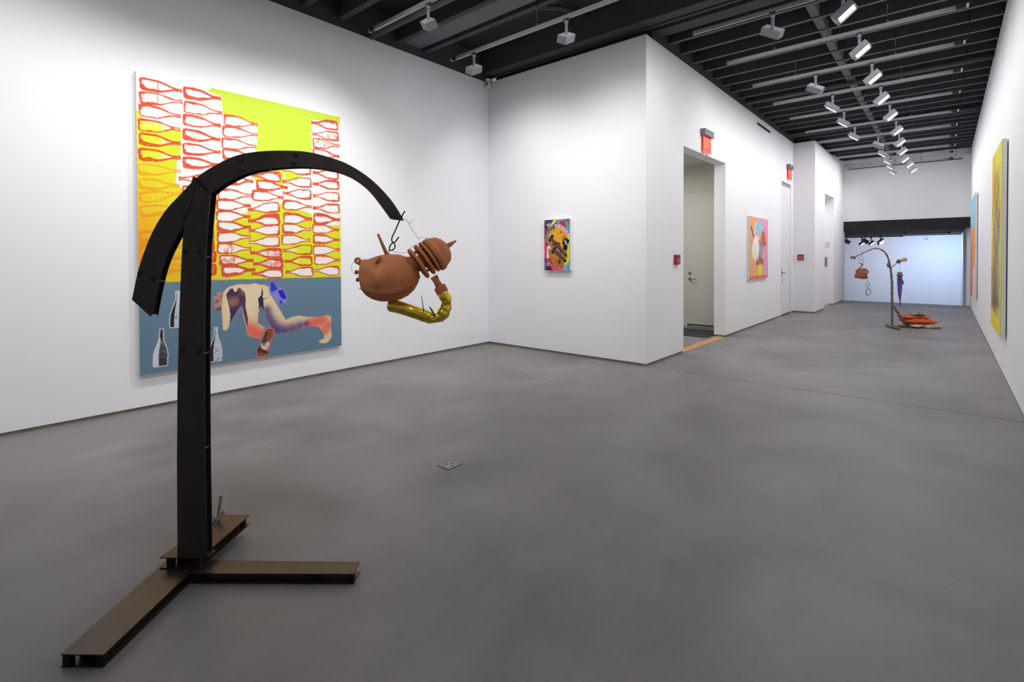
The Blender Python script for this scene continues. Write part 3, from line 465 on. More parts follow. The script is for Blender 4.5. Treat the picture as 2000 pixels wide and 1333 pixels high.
def exit_sign(y, z, label):
    t = thing('exit_sign', label, 'sign', (XC, y, z))                    # local y across, front toward +x
    MB().rbox(0, .075, -.2, .2, 0, .1, .004).build('canopy', M['rail'], t)
    pn = MB().box(.036, .042, -.165, .15, -.25, 0).build('sign_panel', M['exitred'], t)
    MB().box(.035,.043,-.168,-.164,-.254,0).box(.035,.043,.149,.153,-.254,0).box(.035,.043,-.168,.153,-.254,-.25).build('panel_edge', M['exitedge'], pn)
    o = text('EXIT', .15, M['exitlet'], pn, Matrix(((0,0,1,.0435),(1,0,0,-.008),(0,1,0,-.125),(0,0,0,1))))
    o.scale = (.9,1.35,1)
    l = bpy.data.lights.new('sign_glow', 'POINT'); l.energy = .3; l.color = (1,.12,.08); l.shadow_soft_size = .04
    q = bpy.data.objects.new('sign_glow', l); COL.objects.link(q); q.location = (XC+.02, y, z-.27)
exit_sign(8.07, 3.275, 'red glowing exit sign above the open doorway, nearer of two')
exit_sign(13.66, 3.49, 'red glowing exit sign above the tall white flush door, farther of two')
# wall text and plate on the far side of the second opening
t = tag(MB().box(-2.635, -2.5, 16.996, 17.0, 1.6, 1.82).build('wall_text', M['white_mark']), 'pale wall text panel inside the far passage opening', 'wall text')
b = MB()
for i in range(9): b.box(-2.625, -2.52-.02*(i%3 == 2), 16.994, 16.996, 1.795-i*.021, 1.802-i*.021)
b.build('text_lines', M['grey_mark'], t)
tag(MB().rbox(-2.655, -2.58, 16.985, 17.0, 1.09, 1.37, .003).build('push_plate', M['chrome']), 'grey metal plate below the wall text in the far passage opening', 'plate')
# floor box
t = thing('floor_outlet', 'square metal outlet cover set into the grey concrete floor', 'floor outlet', (-2.525, 2.308, 0), 0)
MB().box(-.053,.053,-.064,.064,0,.0015).build('rim', M['black'], t)
MB().rbox(-.048,.048,-.058,.058,.0005,.0035,.001).build('cover_plate', M['boxmetal'], t)
MB().box(-.03,-.024,-.03,.0,.0035,.0045).box(.01,.035,-.005,.001,.0035,.0045).box(-.01,.02,.02,.026,.0035,.0045,0,Matrix.Rotation(.5,4,'Z')).build('slot', M['black'], t)

# ------------------------------------------------------------------ painting raster
def snoise(ny, nx, cells, seed=0):
    r = np.random.default_rng(seed); gy = max(2, int(cells*ny/max(nx,ny))+2); gx = max(2, int(cells*nx/max(nx,ny))+2)
    g = r.random((gy, gx)); yy = np.linspace(0, gy-1.001, ny); xx = np.linspace(0, gx-1.001, nx)
    yi = yy.astype(int); xi = xx.astype(int); fy = (yy-yi)[:,None]; fx = (xx-xi)[None,:]; fy = fy*fy*(3-2*fy); fx = fx*fx*(3-2*fx)
    a = g[yi][:,xi]; b = g[yi][:,xi+1]; c = g[yi+1][:,xi]; d = g[yi+1][:,xi+1]
    return a*(1-fy)*(1-fx)+b*(1-fy)*fx+c*fy*(1-fx)+d*fy*fx
class Paint:
    def __init__(s, W, H, cell, bg):
        s.W, s.H = W, H; s.nx = int(round(W/cell))+1; s.ny = int(round(H/cell))+1
        s.x = np.linspace(0, W, s.nx); s.y = np.linspace(0, H, s.ny); s.X, s.Y = np.meshgrid(s.x, s.y); s.cell = cell
        s.C = np.empty((s.ny, s.nx, 3)); s.C[:] = np.array(bg)/255.
    def noise(s, cells, seed=0): return snoise(s.ny, s.nx, cells, seed)
    def mix(s, a, col, sl=None):
        c = np.array(col, float)/255. if not (isinstance(col, np.ndarray) and col.ndim == 3) else col
        if sl is None: s.C = s.C*(1-a[...,None])+c*a[...,None]
        else: s.C[sl] = s.C[sl]*(1-a[...,None])+c*a[...,None]
    def inside(s, pts):
        m = np.zeros(s.X.shape, bool); n = len(pts)
        for i in range(n):
            x0,y0 = pts[i]; x1,y1 = pts[(i+1)%n]
            if y0 == y1: continue
            c = ((y0 > s.Y) != (y1 > s.Y)) & (s.X < (x1-x0)*(s.Y-y0)/(y1-y0)+x0); m ^= c
        return m
    def poly(s, pts, col, a=1.): s.mix(s.inside(pts)*a, col)
    def dist(s, pts):
        d = np.full(s.X.shape, 9.)
        for i in range(len(pts)-1):
            x0,y0 = pts[i][:2]; x1,y1 = pts[i+1][:2]; dx,dy = x1-x0,y1-y0; L = dx*dx+dy*dy+1e-12
            t = np.clip(((s.X-x0)*dx+(s.Y-y0)*dy)/L, 0, 1); d = np.minimum(d, np.hypot(s.X-x0-t*dx, s.Y-y0-t*dy))
        return d
    def stroke(s, pts, w, col, a=1.): s.mix(np.clip((w/2-s.dist(pts))/s.cell+.5, 0, 1)*a, col)
    def blob(s, x, y, r, col, a=1., mask=None, ry=None):
        ry = ry or r; k = np.exp(-(((s.X-x)/r)**2+((s.Y-y)/ry)**2))*a
        if mask is not None: k = k*mask
        s.mix(k, col)
    def mesh(s, name, P, m, parent):                                     # P(x, y) arrays -> world coords
        nx, ny = s.nx, s.ny; co = np.stack(P(s.X, s.Y), -1).reshape(-1, 3).astype(np.float32)
        idx = np.arange(nx*ny).reshape(ny, nx); q = np.stack([idx[:-1,:-1], idx[1:,:-1], idx[1:,1:], idx[:-1,1:]], -1).reshape(-1, 4)
        me = bpy.data.meshes.new(name); me.vertices.add(nx*ny); me.vertices.foreach_set('co', co.ravel())
        me.loops.add(q.size); me.loops.foreach_set('vertex_index', q.ravel().astype(np.int32)); me.polygons.add(len(q))
        me.polygons.foreach_set('loop_start', np.arange(0, q.size, 4, dtype=np.int32)); me.update(calc_edges=True)
        ca = me.color_attributes.new('paint', 'FLOAT_COLOR', 'POINT'); c = np.clip(s.C, 0, 1); c = np.where(c <= .04045, c/12.92, ((c+.055)/1.055)**2.4)
        ca.data.foreach_set('color', np.concatenate([c, np.ones((ny,nx,1))], -1).astype(np.float32).ravel())
        me.materials.append(m); o = bpy.data.objects.new(name, me); COL.objects.link(o); o.parent = parent; me.validate(); return o

# large painting -------------------------------------------------------
W, H = 2.03, 2.77
p = Paint(W, H, .004, (238,232,32))
n1 = p.noise(6, 1); n2 = p.noise(60, 2); n3 = p.noise(160, 3); nh = snoise(p.ny, p.nx, 10, 5)
st = snoise(p.ny*1, 40, 90, 9)[:, np.linspace(0, 39, p.nx).astype(int)]
lime = np.clip((p.X-.3)/.5, 0, 1)
p.mix(np.clip(1.5-p.Y/.9, 0, 1)*np.clip(.2+p.X/.5, 0, 1), (204,228,62)); p.mix(.45*lime*np.clip((p.Y-.5)/1, 0, 1), (218,232,44))
p.mix(np.clip(1.15-p.X/.42, 0, 1)*np.clip((p.Y-.65)/.8, 0, 1)*(.45+.5*n1), (250,172,20))
p.mix(np.clip(.42-np.abs(p.X-.38), 0, .3)*2*np.clip((p.Y-1.25)/.5, 0, 1)*(.2+.8*st)*.9, (246,150,30))
p.mix(np.clip(1.2-p.X/.55, 0, 1)*np.clip((p.Y-1.0)/1, 0, 1)*st**2*.6, (238,120,30))
wm = (p.inside(D['white1']) & ~p.inside(D['lime'])).astype(float); p.mix(wm*.97, (252,248,247))
p.mix(p.inside([(0,0),(.62,0),(.36,.35),(.345,.48),(.05,.5),(.03,.36),(0,.36)])*.97, (252,248,247))
RED = (220,62,30)
def bottle(q, x0, y0, x1, y1, st, hw=.055, seed=0):
    L = math.hypot(x1-x0, y1-y0); ux, uy = (x1-x0)/L, (y1-y0)/L
    m = .08; i0, i1 = np.searchsorted(q.y, [min(y0,y1)-m, max(y0,y1)+m]); j0, j1 = np.searchsorted(q.x, [min(x0,x1)-.02, max(x0,x1)+.02])
    sl = (slice(i0,i1), slice(j0,j1)); X = q.X[sl]-x0; Y = q.Y[sl]-y0
    if X.size == 0: return
    A = (X*ux+Y*uy)/L; B = -X*uy+Y*ux + .004*(n2[sl]-.5)
    w = np.interp(A, [0,.03,.07,.2,.42,.52,.62,.72,.8,.95,.955,1.0], [.70,.88,.98,1,.96,.84,.62,.42,.30,.26,.34,.34])*hw
    inn = (A > 0)&(A < 1)&(np.abs(B) < w)
    d = np.minimum(w-np.abs(B), np.minimum(A, 1-A)*L*1.2)
    r = np.random.default_rng(seed); k = r.random()
    thick = (.0135 + .014*np.clip(n2[sl]-.4, 0, 1) + (.006 if k > .6 else 0))*(1+.9*((B > 0) if k > .5 else (B < 0))*np.clip(1-A*1.6, 0, 1)) + .009*np.exp(-(A/.05)**2)
    if st == 4: thick = thick*1.25+.012*np.clip(1-A/.12, 0, 1)
    white = (252,248,246); line = RED; fa = .96; la = .9
    if st == 3: fa = .10; line = (244,128,20); la = .5; white = (250,225,60)
    if st == 2: fa = .85
    if st == 5: white = (240,90,70); fa = .8
    p_in = inn.astype(float)*fa
    if st == 2: q.mix(inn*.75, (228,238,60), sl); p_in = p_in*np.clip((A-.42)*3, 0, 1)
    q.mix(p_in, white, sl)
    if st == 1:
        q.mix(inn*np.clip(n3[sl]*n2[sl]*2.2-.35, 0, .75)*np.clip(1-A, 0, 1), (232,96,66), sl)
        q.mix(inn*np.exp(-((A-.42)/.012)**2)*.7, RED, sl)
    s_ = inn*np.clip((thick-d)/.003, 0, 1)*(la*np.clip(.72+n3[sl]*.7, 0, 1)); q.mix(s_, line, sl)
for i, (a,b_,c,d_,stl) in enumerate(D['bot']):
    if stl == 3:
        bottle(p, a, b_, c, d_, 3, .054, i)
    else: bottle(p, a, b_, c, d_, int(stl), .060, i)
lbp = D['blueline']; ly = np.interp(p.x, [q[0] for q in lbp], [q[1] for q in lbp])
blue = (p.Y > ly[None,:])
p.mix(blue*1., (104,134,156)); p.mix(blue*np.clip((p.Y-2.1)/.7, 0, 1)*.35, (90,118,140)); p.mix(blue*.12*n1, (130,150,165))
p.mix((np.abs(p.Y-ly[None,:]) < .004)*.5, (160,150,80))
body = p.inside(D['body']); bm = body.astype(float)
p.mix(bm, (236,212,170)); 
edge = p.dist(D['body']+(D['body'][0],)); p.mix(bm*np.clip(edge/.06, 0, 1)*.45, (246,226,190)); p.mix(bm*np.clip(1-edge/.02, 0, 1)*.5, (224,188,140))
for x,y,r in D['red']: p.blob(x, y, r, (240,92,78), .75, bm)
for x,y,r in D['purple']: p.blob(x, y, r, (78,50,110), .75, bm)
tm = p.inside(D['torso']).astype(float); p.mix(tm, (120,66,92))
yy = np.clip((p.Y-2.08)/.3, 0, 1); p.mix(tm*np.clip(1-yy*1.3, 0, 1)*.8, (50,40,84)); p.mix(tm*np.clip(snoise(p.ny, p.nx, 26, 77)*2.4-1.2, 0, .75), (178,126,92)); p.mix(tm*np.clip(snoise(p.ny, p.nx, 22, 79)*2.4-1.3, 0, .8), (60,40,88)); p.mix(tm*np.clip(yy-.7, 0, 1)*2*.7, (44,34,80))
p.poly(D['wedge'], (36,32,72), .96)
hm = p.inside(D['head']).astype(float); p.mix(hm, (186,144,128)); p.mix(hm*np.clip(n2*2-.9, 0, 1)*.7, (104,72,70))
hx = np.mean([q[0] for q in D['head']]); hy = np.mean([q[1] for q in D['head']])
p.blob(hx-.03, hy-.07, .022, (60,44,50), .8, hm, .008); p.blob(hx+.02, hy+.08, .03, (84,60,60), .8, hm, .02); p.blob(hx-.02, hy+.12, .03, (214,120,110), .8, hm, .015); p.blob(hx-.05, hy+.02, .015, (220,180,160), .8, hm, .04)
sm = p.inside(D['shoe']).astype(float); p.mix(sm, (56,58,196)); p.mix(sm*(((p.X*1.2+p.Y*.9)*38 % 1 > .62)*(n2 > .35)), (214,214,240)); sd = p.dist(D['shoe']+(D['shoe'][0],)); p.mix(sm*(sd < .014)*.7, (150,150,226)); p.poly(D['shoein'], (38,40,190))
fm = p.inside(D['foot']).astype(float); p.mix(fm, (146,74,62)); p.mix(fm*(p.dist(D['foot']+(D['foot'][0],)) < .012)*.8, (232,120,110)); p.poly(D['footd'], (74,52,40)); wmk = p.inside(D['footw']).astype(float); p.mix(wmk*np.clip(n2*2.4-.55, 0, 1), (222,214,212))
def bwbottle(q, x0, y0, x1, y1, hw, flip=1):
    L = y1-y0; A = (q.Y-y0)/L; xc = x0+(x1-x0)*A; B = (q.X-xc)
    w = np.interp(A, [0,.02,.03,.22,.36,.5,.66,.95,1], [.30,.34,.30,.32,.5,.78,1,1,.86])*hw; inn = (A > 0)&(A < 1)&(np.abs(B) < w)
    q.mix(inn*1., (30,32,36)); d = np.minimum(w-np.abs(B), np.minimum(A,1-A)*L)
    q.mix(inn*(d < .008)*.9, (236,238,240))
    if flip > 0: q.mix(inn*(d > .006)*(B < -.25*w)*(A > .25)*.95, (222,230,238)); q.mix(inn*(A > .25)*(B > -.25*w)*np.clip(n3*.9*(1-A)+.1, 0, .7), (200,205,210))
    else: q.mix(inn*(d > .006)*(B > -.35*w)*.95, (206,216,228)); q.mix(inn*(d > .004)*(B > -.3*w)*(n3 > .8)*.5, (80,84,90))
for i, (x0,y0,x1,y1) in enumerate(D['bw']): bwbottle(p, x0, y0, x1, y1, .062, 1 if i == 0 else -1)
p.mix(np.full(p.X.shape, .05)*n3, (120,120,120)); p.C *= .965
t = MB().rbox(XL+.002, XL+.049, 1.3, 1.3+W, 3.10-H, 3.10, .003).build('hanging_painting', M['canvas'])
tag(t, 'huge yellow and blue painting with rows of red outlined bottles on the left wall', 'painting')
p.mesh('painted_surface', lambda X, Y: (np.full(X.shape, XL+.05), 1.3+X, 3.10-Y), M['paint'], t)

# small painting -------------------------------------------------------
s = D['small']; W, H = .445, .732
p = Paint(W, H, .0032, (58,40,74)); n1 = p.noise(7, 21); n2 = p.noise(40, 22)
p.mix(np.clip(n1*1.6-.7, 0, .6), (150,120,160))
for k, c in (('teal',(96,158,178)),('yel1',(232,232,50)),('magenta',(226,56,96)),('lime',(210,226,40)),('teal2',(120,180,190))): p.poly(s[k], c)
p.mix(p.inside(s['teal'])*np.clip(n1*2-1, 0, .7), (40,70,100)); p.mix(p.inside(s['magenta'])*np.clip(n1*2-1, 0, .6), (250,110,120))
p.blob(.0, .2, .1, (60,30,90), .7)
p.poly(s['face'], (196,118,52)); p.poly(s['faceu'], (234,170,36)); p.mix(p.inside(s['face'])*np.clip(n2*1.5-.8, 0, .4), (150,84,40))
for i in range(len(s['hair'])-1):
    x0,y0 = s['hair'][i]; x1,y1 = s['hair'][i+1]
    c = [(150,146,120),(160,150,120),(130,126,106),(96,90,86),(240,196,204),(240,196,204),(242,186,196),(240,180,190)][i]
    p.stroke([(x0,y0),(x1,y1)], .05, c)
    for j in range(4):
        f = (j+.5)/4; p.stroke([(x0+(x1-x0)*f-.012, y0+(y1-y0)*f-.02),(x0+(x1-x0)*f+.012, y0+(y1-y0)*f+.018)], .005, (30,26,34), .8)
p.poly(s['heart'], (190,38,44)); p.poly(s['box'], (140,138,134)); p.stroke([s['box'][0], s['box'][2]], .012, (210,208,204)); p.poly(s['white'], (236,232,226)); p.stroke([s['white'][3], s['white'][4]], .014, (70,70,150))
for i in range(len(s['brown'])-1): p.stroke(s['brown'][i:i+2], .03-.003*i, (92,52,30), .8)
p.blob(s['brown'][-1][0], s['brown'][-1][1]-.01, .03, (60,36,24), .9)
for a, b_ in ((0,1),(2,3)):
    A_, B_ = s['bolts'][a], s['bolts'][b_]; p.stroke([A_,B_], .042, (24,24,28)); p.stroke([(A_[0]+.02,A_[1]+.015),(B_[0]-.012,B_[1]-.015)], .012, (110,116,130)); p.stroke([(A_[0]-.02,A_[1]+.028),(A_[0]+.022,A_[1]-.03)], .05, (26,26,30)); p.stroke([(A_[0]-.008,A_[1]+.022),(A_[0]+.02,A_[1]-.01)], .008, (120,124,136))
p.poly(s['bubble'], (20,20,22))
bx, by = s['bubble'][0]
for i in range(9): x = bx+.015+.011*(i%4)+.012*(i//4); y = by-.005+.03*(i//4)+.009*(i%4); p.stroke([(x,y),(x+.008,y+.018),(x+.013,y+.002)], .005, (232,232,232))
for i, (x,y) in enumerate(s['dots']): p.stroke([(x-.006,y+.012),(x+.008,y-.012)], .011, (54,30,26) if i < 9 else (236,226,170))
x,y = s['dots'][-1]; p.blob(x, y, .02, (236,226,170), 1.); p.blob(x, y, .009, (30,26,30), 1.)
for (x,y) in s['dots'][3:9]: p.stroke([(x-.012,y+.014),(x-.004,y+.006)], .007, (240,230,220))
t = MB().rbox(-4.452, -4.452+W, 5.945, 6.001, 1.937-H, 1.937, .003).build('hanging_painting', M['canvas'])
tag(t, 'small bright painting with crossed dark bolts on an orange face, on the back wall', 'painting')
p.mesh('painted_surface', lambda X, Y: (-4.452+X, np.full(X.shape, 5.944), 1.937-Y), M['paint'], t)

# pink and orange painting --------------------------------------------
k = D['pink']; W, H = 1.345, 1.225
p = Paint(W, H, .008, (238,176,132)); n1 = p.noise(6, 31)
p.mix(np.clip((p.Y-.7)/.5, 0, 1)*.4, (236,166,120)); p.poly(k['pink'], (238,160,196)); p.mix(np.clip(.3-n1, 0, 1), (246,200,170))
for a, c in (('white',(250,244,238)),('cream',(244,234,200)),('blue',(160,206,228)),('red',(232,96,76)),('lav',(206,192,214)),('mauve',(186,112,112)),('lime',(226,226,60))): p.poly(k[a], c)
p.mix(p.inside(k['lav'])*np.clip(n1*2-.8, 0, .8), (150,136,160)); p.stroke([(0.0,1.2),(1.33,1.2)], .07, (232,120,84), .9); p.stroke([(1.33,.9),(1.33,1.22)], .03, (232,120,84), .8)
p.stroke(k['stick'], .05, (84,64,80)); p.stroke(k['ol'][1], .03, (226,130,110))
for a in (0,2,3,4): p.stroke(k['ol'][a], .012, (86,62,72) if a != 0 else (196,130,110))
p.blob(k['red'][4][0]+.12, k['red'][4][1]-.02, .05, (80,70,76), .8)
for q in ((.52,.86),(.5,.9)): p.blob(q[0], q[1], .03, (150,60,60), .9, None, .06)
t = MB().rbox(XC+.002, XC+.039, 10.31, 10.31+W, 2.175-H, 2.175, .003).build('hanging_painting', M['canvas'])
tag(t, 'pink and peach painting with pale blue oval, between doorway and tall door', 'painting')
p.mesh('painted_surface', lambda X, Y: (np.full(X.shape, XC+.04), 10.31+X, 2.175-Y), M['paint'], t)

# yellow multicoloured painting on the right wall (s runs from far to near) ---
W, H = 1.57, 2.225
p = Paint(W, H, .008, (214,214,70)); n1 = p.noise(8, 41); n2 = p.noise(40, 42); n3 = p.noise(18, 43)
rr = np.random.default_rng(5)
core = np.exp(-(((p.X-.75)/.5)**4))*np.clip((p.Y-.2)/.25, 0, 1)*np.clip((2.05-p.Y)/.15, 0, 1)
p.mix(core*np.clip(n1*1.6-.2, 0, 1)*.9, (170,112,98)); p.mix(core*np.clip((p.Y-1.5)/.4, 0, 1)*.9, (78,74,78)); p.mix(np.clip((p.Y-2.03)/.05, 0, 1)*.9, (234,206,50))
PAL = [(226,120,60),(110,160,180),(120,60,96),(236,196,60),(60,52,66),(196,72,60),(236,168,130),(90,120,70),(150,176,90),(70,150,176),(222,92,110)]
for i in range(120):
    x = .12+1.25*rr.random(); y = .15+1.85*rr.random(); c = PAL[int(rr.integers(len(PAL)))]
    l = .08+.25*rr.random(); p.stroke([(x,y),(x+.1*(rr.random()-.5),y+l/2),(x+.12*(rr.random()-.5),y+l)], .02+.045*rr.random()*(1 if .3 < x < 1.2 else .4), c, .85)
p.poly([(1.0,.95),(1.15,1.0),(1.12,1.5),(.98,1.75),(.9,1.3)], (96,164,178)); p.poly([(.15,.05),(.35,.0),(.5,.5),(.4,.8),(.3,.3)], (238,150,60), .8); p.stroke([(.5,.05),(.62,.5),(.6,.9)], .08, (230,120,50), .9)
p.stroke([(.05,.02),(.05,2.2)], .09, (222,222,60), .9); p.stroke([(1.5,.02),(1.5,2.2)], .12, (206,214,96), .9)
p.stroke([(.05,1.5),(.1,2.2)], .12, (96,140,80), .8); p.poly([(0,2.0),(1.57,2.06),(1.57,2.225),(0,2.225)], (236,208,52), .9)
for i in range(12): x = .85+.045*i; p.stroke([(x,1.93),(x+.02,2.02),(x+.035,1.95)], .012, (226,222,210), .9)
t = MB().rbox(XR-.05, XR-.01, 7.84, 7.84+W, 2.70-H, 2.70, .003).build('hanging_painting', M['canvas'])
tag(t, 'tall yellow multicoloured painting on the right wall, nearer of the two there', 'painting')
MB().box(XR-.011, XR-.002, 8.0, 9.2, 2.5, 2.55).build('wall_cleat', M['black'], t)
p.mesh('painted_surface', lambda X, Y: (np.full(X.shape, XR-.051), 7.84+W-X, 2.70-Y), M['paint'], t)
# blue over orange painting --------------------------------------------
W, H = 2.0, 2.28
p = Paint(W, H, .014, (120,196,222)); n1 = p.noise(7, 51); n2 = p.noise(24, 52)
p.mix(np.clip(n1*1.6-.8, 0, .6), (176,224,236)); p.poly([(.4,.75),(2,.7),(2,1.45),(1.7,1.7),(1.2,1.9),(.6,1.7),(.3,1.2)], (240,150,50)); p.poly([(0,1.2),(.5,1.0),(1.1,1.7),(1.3,2.28),(0,2.28)], (232,110,80)); p.poly([(1.0,1.7),(2,1.5),(2,2.28),(1.1,2.28)], (240,214,214))
p.mix(np.clip((p.Y-1.5)*2, 0, 1)*np.clip(n2*2-1, 0, .8), (226,150,140)); p.stroke([(.5,.1),(.7,.8),(.6,1.6)], .09, (236,170,130), .8); p.stroke([(.1,.7),(.2,1.5),(.3,2.2)], .12, (190,70,70), .9)
t = MB().rbox(XR-.05, XR-.01, 14.56, 14.56+W, 2.735-H, 2.735, .003).build('hanging_painting', M['canvas'])
tag(t, 'light blue over orange painting on the right wall, farther of the two there', 'painting')
MB().box(XR-.011, XR-.002, 14.8, 16.3, 2.5, 2.55).build('wall_cleat', M['black'], t)
p.mesh('painted_surface', lambda X, Y: (np.full(X.shape, XR-.051), 14.56+W-X, 2.735-Y), M['paint'], t)

# ------------------------------------------------------------------ steel arch sculpture
AZ = math.radians(40.497)
ss = thing('steel_arch_sculpture', 'tall blackened steel arch with split tail standing on three flat beams', 'sculpture', (-2.475, .754, 0), AZ)
Y0, Y1 = .009, .057                                                     # front and rear plate depth
def plates(outline): return MB().prism(outline, Y0, Y0+.004, 0).prism(outline, Y1-.004, Y1, 0)
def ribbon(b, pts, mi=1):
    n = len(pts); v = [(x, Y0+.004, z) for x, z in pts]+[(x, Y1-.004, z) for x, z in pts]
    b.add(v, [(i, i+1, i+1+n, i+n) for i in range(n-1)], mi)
def resample(P, n):
    P = [Vector((*q, 0)) for q in P]; L = [0]
    for i in range(len(P)-1): L.append(L[-1]+(P[i+1]-P[i]).length)
    out = []
    for k in range(n):
        s_ = L[-1]*k/(n-1); i = max(j for j in range(len(P)) if L[j] <= s_+1e-9); i = min(i, len(P)-2); f = (s_-L[i])/(L[i+1]-L[i]); q = P[i].lerp(P[i+1], f); out.append((q.x, q.y))
    return out
def smooth2(P, it=2):
    for _ in range(it):
        Q = [P[0]]
        for i in range(len(P)-1):
            a, b_ = P[i], P[i+1]; Q += [(a[0]*.75+b_[0]*.25, a[1]*.75+b_[1]*.25), (a[0]*.25+b_[0]*.75, a[1]*.25+b_[1]*.75)]
        P = Q+[P[-1]]
    return P
def curved(out, inn, name, studs, spots):
    o = resample(smooth2(out), 40); i_ = resample(smooth2(inn), 40)
    b = plates(o+i_[::-1])
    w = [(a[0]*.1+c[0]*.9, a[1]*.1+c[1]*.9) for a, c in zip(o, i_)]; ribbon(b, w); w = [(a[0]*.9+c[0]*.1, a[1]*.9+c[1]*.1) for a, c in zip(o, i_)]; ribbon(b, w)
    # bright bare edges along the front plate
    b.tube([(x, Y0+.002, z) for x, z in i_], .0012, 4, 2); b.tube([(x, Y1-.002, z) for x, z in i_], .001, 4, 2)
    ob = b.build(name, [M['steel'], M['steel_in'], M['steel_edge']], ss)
    for k in studs:
        x = i_[k][0]*.97+o[k][0]*.03; z = i_[k][1]*.97+o[k][1]*.03
        MB().tube([(x,Y0+.004,z),(x,Y1-.004,z)], .004, 8).build('spacer_stud', M['steel_edge'], ob)
    return ob
curved(D['arch_out'], D['arch_in'], 'arch_arm', (12, 27), ())
curved(D['tail_out'], D['tail_in'], 'tail_arm', (27,), ())
b = plates(D['post']); pr_ = D['post']; rt = [q for q in pr_[9:]]; lf = [q for q in pr_[:6]]
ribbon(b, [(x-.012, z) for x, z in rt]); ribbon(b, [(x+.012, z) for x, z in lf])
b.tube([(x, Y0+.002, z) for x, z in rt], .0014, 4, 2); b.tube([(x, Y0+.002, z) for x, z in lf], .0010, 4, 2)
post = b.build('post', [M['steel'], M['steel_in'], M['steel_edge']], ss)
for z in (1.405, .985, .57): 
    x = np.interp(z, [q[1] for q in rt[::-1]], [q[0] for q in rt[::-1]]) if rt[0][1] > rt[-1][1] else 0.05
    MB().tube([(x-.006,Y0+.004,z),(x-.006,Y1-.004,z)], .0045, 8).build('spacer_stud', M['steel_edge'], post)
MB().prism(D['spike'], Y0-.003, Y0+.001).build('joint_spike', M['steel'], ss)
for x, z in D['welds']:
    MB().lathe([(.013,0),(.012,.0012)], 14, 0, frame((x, Y0-.0002, z), (1,0,0), (0,-1,0))).build('plug_weld', M['steel_weld'], post if abs(x) < .1 else ss)
def leg(name, quad, z0, z1, web, blocks, wm=1):                                # quad: top plate corners
    b = MB(); b.prism(quad, z1-.004, z1, 0, axis='z'); cx = sum(q[0] for q in quad)/4; cy = sum(q[1] for q in quad)/4
    ins = [(cx+(x-cx)*1.0, cy+(y-cy)*1.0) for x, y in quad]; b.prism(ins, z0, z0+.004, 0, axis='z')
    w = []
    for x, y in web: w.append((x, y))
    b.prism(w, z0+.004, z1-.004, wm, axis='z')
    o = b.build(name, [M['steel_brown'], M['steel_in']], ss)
    for x, y in blocks: MB().box(x-.012, x+.012, y-.012, y+.012, z0+.004, z1-.004).build('spacer_block', M['steel_in'], o)
    return o
leg('front_leg', [(-.157,-.464),(-.008,-.466),(.004,.10),(-.16,.10)], 0, .046, [(-.13,-.42),(-.03,-.42),(-.02,.08),(-.13,.08)], [(-.14,-.45),(-.025,-.45)])
leg('side_leg', [(.008,-.022),(.712,-.028),(.713,.056),(.008,.074)], 0, .046, [(.03,.002),(.70,-.002),(.70,.03),(.03,.05)], [(.52,-.012),(.697,-.014),(.05,-.008)], 0)
leg('back_leg', [(-.147,.010),(.032,.008),(.058,.376),(-.085,.38)], .0475, .096, [(-.1,.055),(0,.055),(.02,.34),(-.06,.34)], [(-.11,.03),(.01,.03),(.035,.35)])
tb = MB().box(-.07, .07, Y0-.0, Y1+.0, .0965, .102).build('base_plate', M['steel'], ss)
b = MB(); T = frame((-.082,.335,.096), (1,0,0), (.12,.05,.9)); b.box(-.007,.007,-.002,.002,0,.115,0,T)
b.build('metal_tab', M['tab'], ss)
T = frame((-.078,.31,.096), (1,-.3,0), (.62,.2,.8)); MB().box(-.010,.010,-.002,.002,0.0,.062,0,T).build('metal_tab', M['tab'], ss)
MB().tube([(-.08+.012*math.cos(a), .29, .112+.012*math.sin(a)) for a in [2*PI*i/12 for i in range(12)]], .003, 6, closed=True).build('tab_ring', M['steel_edge'], ss)

# ------------------------------------------------------------------ hanging terracotta form
h = D['h']; YM = .034; X3 = lambda q, y=YM: (q[0], y, q[1])
org = Vector((.62, YM, 1.3)); RT = Matrix.Rotation(AZ, 3, 'Z')
hd = thing('terracotta_sculpture', 'hanging terracotta head form with finned neck and gold foil tube below the steel arch', 'sculpture', Vector((-2.475,.754,0)) + RT @ org, AZ)
def hp(b, name, m, parent=None): 
    o = b; vs = [(v[0]-org.x, v[1]-org.y, v[2]-org.z) for v in o.v]; o.v = vs; return o.build(name, m, parent or hd)
top = h['top']; bo = h['bot']; tx = [q[0] for q in top]; tz = [q[1] for q in top]; bx = [q[0] for q in bo]; bz = [q[1] for q in bo]
x0 = top[0][0]-.004; x1 = top[-1][0]+.002; N = 40; K = 36; vs = []; fs = []
for i in range(N+1):
    f = i/N; x = x0+(x1-x0)*(.5-.5*math.cos(PI*f)) ; zt = float(np.interp(x, tx, tz)); zb = float(np.interp(x, bx, bz)); zc = (zt+zb)/2; hz = max((zt-zb)/2, .002)
    if f < .12: hz *= math.sqrt(1-(1-f/.12)**2)*.45+.55
    if i == 0 or i == N: hz *= .3
    hy = hz*.80
    for k_ in range(K):
        q = 2*PI*k_/K; yy_ = -math.cos(q)*hy; zz = zc+math.sin(q)*hz
        sx = (x-x0)/(x1-x0); front = math.cos(q)
        if front > 0:
            lump = .022*math.exp(-((sx-.36)/.06)**2-((math.sin(q)-.02)/.35)**2) - .011*math.exp(-((sx-.30)/.07)**2-((math.sin(q)-.55)/.22)**2) - .010*math.exp(-((sx-.12)/.08)**2-((math.sin(q)-.1)/.2)**2)
            yy_ -= lump*front
            sr = math.sin(q); yy_ -= .011*max(0, 1-abs(sr+.62)/.14)*front*(1 if sx > .05 else 0)
        r_ = 1+.006*math.sin(9*q+12*sx)
        vs.append((x, YM+yy_*r_, zz))
